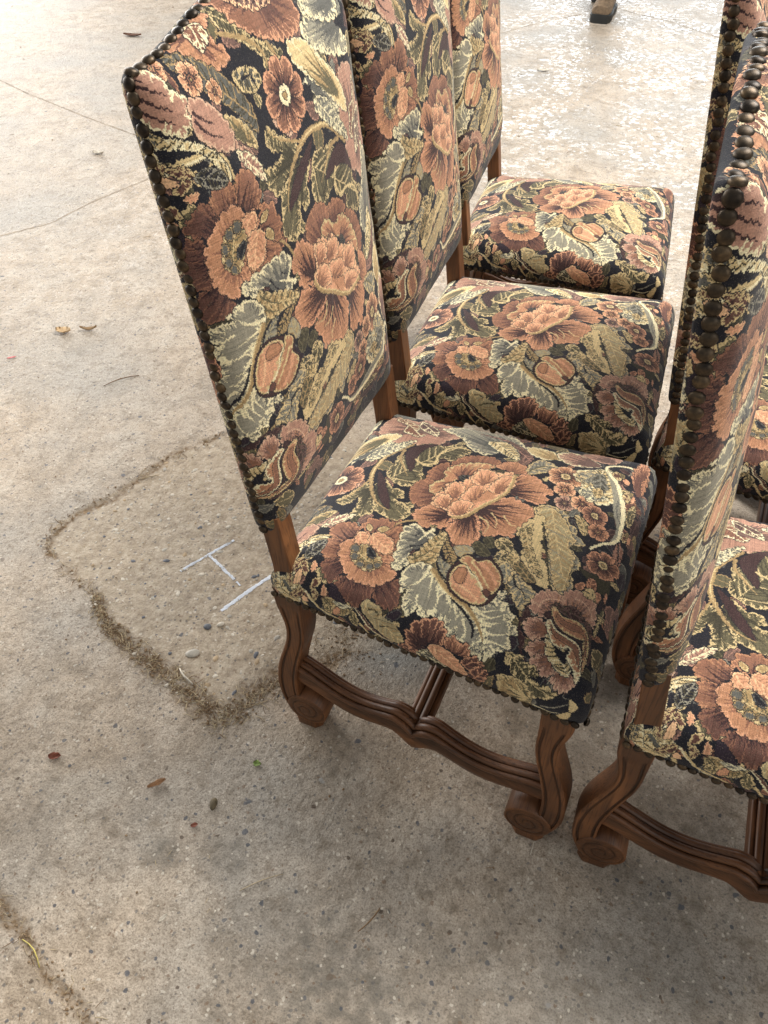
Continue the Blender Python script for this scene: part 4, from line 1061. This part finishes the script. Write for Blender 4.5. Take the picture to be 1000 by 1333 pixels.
for i in range(420):   # the second joint, lower left, and the litter under the front chair
    if i < 150:
        L0 = CRACKS[0][0]; k = rr_.randrange(1, len(L0)-1); a, b = L0[k], L0[k+1]; f = rr_.random(); x = a[0]+(b[0]-a[0])*f+rr_.gauss(0, .008); y = a[1]+(b[1]-a[1])*f+rr_.gauss(0, .008)
    else: x = rr_.gauss(.015, .035); y = rr_.gauss(.26, .07)
    if rr_.random() < .5:
        L = rr_.uniform(.005, .02); t = rr_.uniform(0, 6.28); H.add(stalk_verts((x, y), (x+L*math.cos(t), y+L*math.sin(t)), rr_.uniform(.0006, .0012), .001, i+5000), 0 if rr_.random() < .5 else 1)
    else:
        z = floor_z(x, y); g = rr_.uniform(.0009, .0024); H.add(blob_verts((x, y, z+g*.3), g*1.3, g, g*.6, i+5000), 2)
o = H.build('floor_sweepings', [STRAW, STRAWD, CRUMB, PALE]); tag(o, 'straw ends, soil and crumbs gathered along the broken concrete joint', 'debris', kind='stuff')
# sparse litter over the whole floor
H = Heap()
for i in range(900):
    x = rr_.uniform(-1.3, .8); y = rr_.uniform(-.6, 1.2)
    if i > 620: x = rr_.uniform(-4.3, .5); y = rr_.uniform(.9, 5.2)
    q = rr_.random(); z = floor_z(x, y); k = 1.0 if i <= 620 else 2.2
    if q < .4:
        L = rr_.uniform(.003, .014)*k; t = rr_.uniform(0, 6.28); H.add(stalk_verts((x, y), (x+L*math.cos(t), y+L*math.sin(t)), rr_.uniform(.0005, .001)*k, .001, i), 0 if rr_.random() < .6 else 1)
    else:
        g = rr_.uniform(.0007, .002)*k; H.add(blob_verts((x, y, z+g*.2), g*rr_.uniform(.8, 1.6), g, g*.5, i, rr_.uniform(0, 6)), rr_.choice([2, 3, 3, 1]))
o = H.build('floor_grit', [STRAW, STRAWD, CRUMB, PALE]); tag(o, 'fine grit and straw scattered thinly over the concrete', 'grit', kind='stuff')
# exposed pebbles in the broken patch
H = Heap(); n = 0
while n < 480:
    x = rr_.uniform(-.72, .05); y = rr_.uniform(.0, .8)
    i_ = int(np.searchsorted(XS, x)); k_ = int(np.searchsorted(YS, y))
    if patch[i_, k_] < .5: continue
    g = rr_.choice([.0018, .002, .0024, .003, .0042, .0055]); z = floor_z(x, y)
    H.add(blob_verts((x, y, z-g*.15), g*rr_.uniform(1, 1.7), g, g*.32, n, rr_.uniform(0, 6.28)), rr_.choice([0, 0, 3, 1, 2, 3])); n += 1
TANST = plain('tan_stone', srgb(176, 152, 120), .7, 0, .2, 90)
o = H.build('exposed_pebbles', [STONE, SLATE, TANST, PALE]); tag(o, 'small rounded stones bedded in the broken concrete patch', 'pebbles', kind='stuff')

def single(name, vf, mat, label, cat, group=None, smooth=True):
    me = mesh(name, vf[0], vf[1], smooth); me.materials.append(mat); fixnormals(me)
    return tag(link(name, me), label, cat, group)
def pebble(x, y, rx, ry, rz, ang, mat, label):
    me = mesh('pebble', *blob_verts((0, 0, 0), rx, ry, rz, int(abs(x*1000)), 0)); me.materials.append(mat); o = link('pebble', me, None, None, (x, y, floor_z(x, y)+rz*.25)); o.rotation_euler = (0, 0, ang)
    md = o.modifiers.new('round', 'SUBSURF'); md.levels = md.render_levels = 2
    return tag(o, label, 'pebble', 'larger stones on the floor')
pebble(-.258, .097, .018, .012, .004, .6, STONE, 'largest pale flat pebble, in the broken concrete left of the chair leg')
pebble(-.246, .178, .010, .007, .004, .9, PALE, 'small whitish oval pebble just below the white paint mark')
pebble(-.268, .163, .011, .009, .004, .2, SLATE, 'grey oval pebble beside the whitish one below the paint mark')
pebble(-.054, -.151, .008, .013, .006, .3, plain('brown_stone', srgb(96, 84, 62), .8, 0, .25, 120), 'dark brown lump of earth on the smooth floor below the front chair')
def leaf(x, y, l, w, ang, mat, label, curl=.3, seed=0, cat='leaf', name='dry_leaf'):
    r = random.Random(seed); V = []; F = []; n = 9
    for top in (1, 0):
        for i in range(n+1):
            f = i/n; hw_ = w*.5*math.sin(math.pi*min(1, f*.93+.05))**.8*(1+r.uniform(-.22, .22)); 
            for s in (-1, -.5, 0, .5, 1):
                px_, py_ = (f-.5)*l, s*hw_; zz = curl*w*(s*s)*.6+curl*l*.25*(2*f-1)**2*(.6+.4*math.sin(seed))+.001
                V.append((px_, py_, zz+(.0007 if top else 0)))
    K = 5; off = (n+1)*K
    for i in range(n):
        for k in range(K-1):
            a = i*K+k; F.append((a, a+K, a+K+1, a+1)); F.append((off+a, off+a+1, off+a+K+1, off+a+K))
    for i in range(n):
        a = i*K; F.append((a, off+a, off+a+K, a+K)); a = i*K+K-1; F.append((a, a+K, off+a+K, off+a))
    for k in range(K-1): F.append((k, k+1, off+k+1, off+k)); a = n*K+k; F.append((a, off+a, off+a+1, a+1))
    me = mesh(name, V, F); me.materials.append(mat); fixnormals(me)
    o = link(name, me, None, None, (x, y, floor_z(x, y)+.0005)); o.rotation_euler = (0, 0, ang)
    return tag(o, label, cat, 'small leaves and scraps on the floor')
DRY = plain('dry_leaf_tan', srgb(206, 178, 140), .7, 0, .15, 120); RUSSET = plain('russet_leaf', srgb(128, 66, 40), .55, 0, .25, 120); GREEN = plain('green_leaf', srgb(128, 150, 70), .6, 0, .2, 120)
leaf(-1.262, .925, .045, .03, .4, DRY, 'pale tan dry leaf on the floor at the far left', .5, 1)
leaf(-1.20, .965, .05, .012, .5, plain('leaf_brown', srgb(168, 140, 106), .8), 'thin curled brown leaf scrap right of the pale tan leaf', .8, 2)
leaf(-.359, -.189, .022, .014, .5, RUSSET, 'small russet leaf lying on the concrete at lower left', .5, 3)
leaf(-.162, -.16, .032, .010, .9, plain('leaf_tan2', srgb(170, 130, 94), .8), 'curled tan leaf scrap between the russet leaf and the green one', .9, 4)
leaf(-.023, -.058, .014, .011, .2, GREEN, 'tiny green leaf on the floor below the front chair', .3, 5)
leaf(-.063, -.195, .012, .008, .7, RUSSET, 'tiny dark russet flake near the dark stain', .3, 6)
leaf(-.026, -.337, .016, .006, 1.2, PALE, 'short pale wood splinter on the floor at the bottom', .5, 7, 'splinter', 'wood_splinter')
leaf(-2.048, 2.094, .05, .03, .3, PALE, 'white paper scrap on the bright floor at upper left', .3, 8, 'scrap', 'paper_scrap')
leaf(-2.98, 3.6, .11, .04, .2, plain('leaf_dark', srgb(110, 76, 58), .8), 'dark brown leaf at the top left of the floor', .3, 9)
leaf(-.614, 3.838, .06, .035, .1, PALE, 'white flake on the floor in front of the boot', .2, 10, 'scrap', 'paper_scrap')
leaf(-1.314, .759, .026, .007, .8, plain('red_plastic', srgb(186, 60, 56), .4, 0, .05), 'tiny red plastic scrap at the left edge of the floor', .15, 11, 'scrap', 'plastic_scrap')
def stalk(a, b, w, mat, label, seed, lift=.002, name='straw_stalk'):
    return tag(single(name, stalk_verts(a, b, w, lift, seed), mat, label, 'straw', 'separate straws on the floor'))
YSTR = plain('yellow_straw', srgb(214, 196, 110), .6)
stalk((-.262, .056), (-.216, .036), .0042, PALE, 'pale stick lying in the dirt band left of the rear leg', 1, .004, 'pale_stick')
stalk((-.205, -.447), (-.155, -.467), .0022, YSTR, 'yellow straw in the joint at the lower left corner', 2)
stalk((-.665, .475), (-.625, .505), .003, STRAW, 'short pale straw at the top of the dirt band', 3)
stalk((.255, -.235), (.272, -.19), .0022, STRAWD, 'brown twig on the floor at the bottom centre', 4)
stalk((.06, -.255), (.11, -.205), .0014, STRAW, 'forked pale straw near the pair of dark stains', 5)
stalk((-.98, .75), (-.92, .83), .003, STRAWD, 'dark thin twig on the floor at the left', 6)
stalk((.46, -.02), (.455, .03), .0014, PALE, 'fine white fibre on the floor between the two front chairs', 7)

# ------------------------------------------------------------------ torch lying under the right-hand chairs
BLK = plain('black_plastic', (.012, .012, .012), .35, 0, .1); CHR = plain('chromed_metal', (.72, .74, .76), .12, 1, .02)
def lathe(name, prof, mat, K=28):
    secs = []
    for x, r in prof: secs.append([(x, r*math.cos(2*math.pi*k/K), r*math.sin(2*math.pi*k/K)) for k in range(K)])
    return sweep(name, None, secs, mat)
tz = .03
t = empty('hand_torch', (.70, .985, tz)); tag(t, 'black hand torch with ribbed shiny metal collar lying under the right chairs', 'torch')
t.rotation_euler = (0, 0, -.42)
link('body', lathe('body', [(-.13, .020), (-.125, .024), (-.02, .025), (.008, .026), (.010, .022)], BLK), None, t)
prof = [(.010, .022)]
for k in range(5): prof += [(.012+k*.010, .027), (.018+k*.010, .027), (.0195+k*.010, .024), (.0212+k*.010, .024)]
link('collar', lathe('collar', prof, CHR), None, t)
link('head', lathe('head', [(.062, .024), (.066, .028), (.10, .030), (.102, .027), (.101, .001)], BLK), None, t)

# ------------------------------------------------------------------ person standing beyond, only the boot in view
LEATHER = plain('brown_leather', srgb(124, 104, 82), .55, 0, .25, 60); RUBBER = plain('black_rubber', (.018, .02, .02), .6); LACE = plain('dark_lace', (.03, .025, .02), .8); CLOTH = plain('work_trousers', srgb(62, 62, 66), .9)
pr = empty('person', (-.555, 4.80, 0)); tag(pr, 'standing person in brown leather work boots with black soles, only one boot in view', 'person')
def boot_section(y, half, z0, z1, top=.8):
    P = []
    for k in range(18):
        a = 2*math.pi*k/18; cx_, sz_ = math.cos(a), math.sin(a)
        P.append((half*abs(cx_)**top*(1 if cx_ > 0 else -1), y, (z0+z1)/2+(z1-z0)/2*abs(sz_)**top*(1 if sz_ > 0 else -1)))
    return P
def boot(x, y):
    up = sweep('boot_upper', None, [boot_section(*q) for q in [(.004, .036, .03, .055), (.012, .05, .028, .085), (.04, .056, .026, .098), (.08, .056, .026, .108), (.13, .050, .026, .135), (.175, .047, .026, .19), (.20, .047, .026, .23), (.23, .046, .026, .245), (.265, .044, .026, .245), (.285, .036, .03, .235), (.292, .02, .05, .2)]], LEATHER)
    so = sweep('sole', None, [[(h*a, yy, z) for a, z in ((-1, .004), (-.96, 0), (.96, 0), (1, .004), (1.02, .040), (.9, .046), (-.9, .046), (-1.02, .040))] for yy, h in [(-.006, .03), (.0, .048), (.03, .060), (.09, .060), (.15, .050), (.22, .049), (.28, .045), (.30, .025)]], RUBBER)
    b = link('boot', up, None, pr, (x, y, 0)); link('sole', so, None, b)
    for k in range(4):
        yy = .07+.028*k; zz = .106+.012*k+.016*max(0, k-1)
        Vs = stalk_verts((0, 0), (.07, 0), .005, .0, k)
        me = sweep('lace', None, [[(xx, yy+(.006 if i % 2 else -.004)+.0025*math.cos(a), zz+.004-.22*xx*xx*10*.4+.0025*math.sin(a)) for a in (0, 1.57, 3.14, 4.71)] for i, xx in enumerate((-.034, -.012, .012, .034))], LACE)
        link('lace', me, None, b)
    return b
boot(0, 0); boot(-.10, .46)
def trouser():
    secs = []
    for L, (bx, by) in enumerate(((0, .22), (-.10, .68))):
        pass
    out = []
    for bx, by, hx in ((0, .225, -.02), (-.10, .685, -.09)):
        s = []
        for z, r, f in [(.13, .082, 0), (.16, .085, .0), (.3, .08, .15), (.48, .088, .4), (.6, .095, .6), (.8, .11, .85), (.92, .12, 1)]:
            cx_ = bx+(hx-bx)*f; cy_ = by+(.45-by)*f
            s.append([(cx_+r*math.cos(2*math.pi*k/16), cy_+r*math.sin(2*math.pi*k/16), z) for k in range(16)])
        out.append(s)
    return out
Vt, Ft = [], []
for s in trouser():
    me = sweep('tmp', None, s, CLOTH); o_ = len(Vt); Vt += [tuple(v.co) for v in me.vertices]; Ft += [tuple(i+o_ for i in p.vertices) for p in me.polygons]; bpy.data.meshes.remove(me)
me = sweep('tmp', None, [[(-.055+r*1.25*math.cos(2*math.pi*k/16), .45+r*.85*math.sin(2*math.pi*k/16), z) for k in range(16)] for z, r in [(.84, .13), (.92, .155), (1.02, .15), (1.25, .165), (1.42, .17), (1.48, .07), (1.55, .06), (1.60, .085), (1.70, .10), (1.78, .07)]], CLOTH)
o_ = len(Vt); Vt += [tuple(v.co) for v in me.vertices]; Ft += [tuple(i+o_ for i in p.vertices) for p in me.polygons]; bpy.data.meshes.remove(me)
me = mesh('clothed_body', Vt, Ft); me.materials.append(CLOTH); link('clothed_body', me, None, pr)
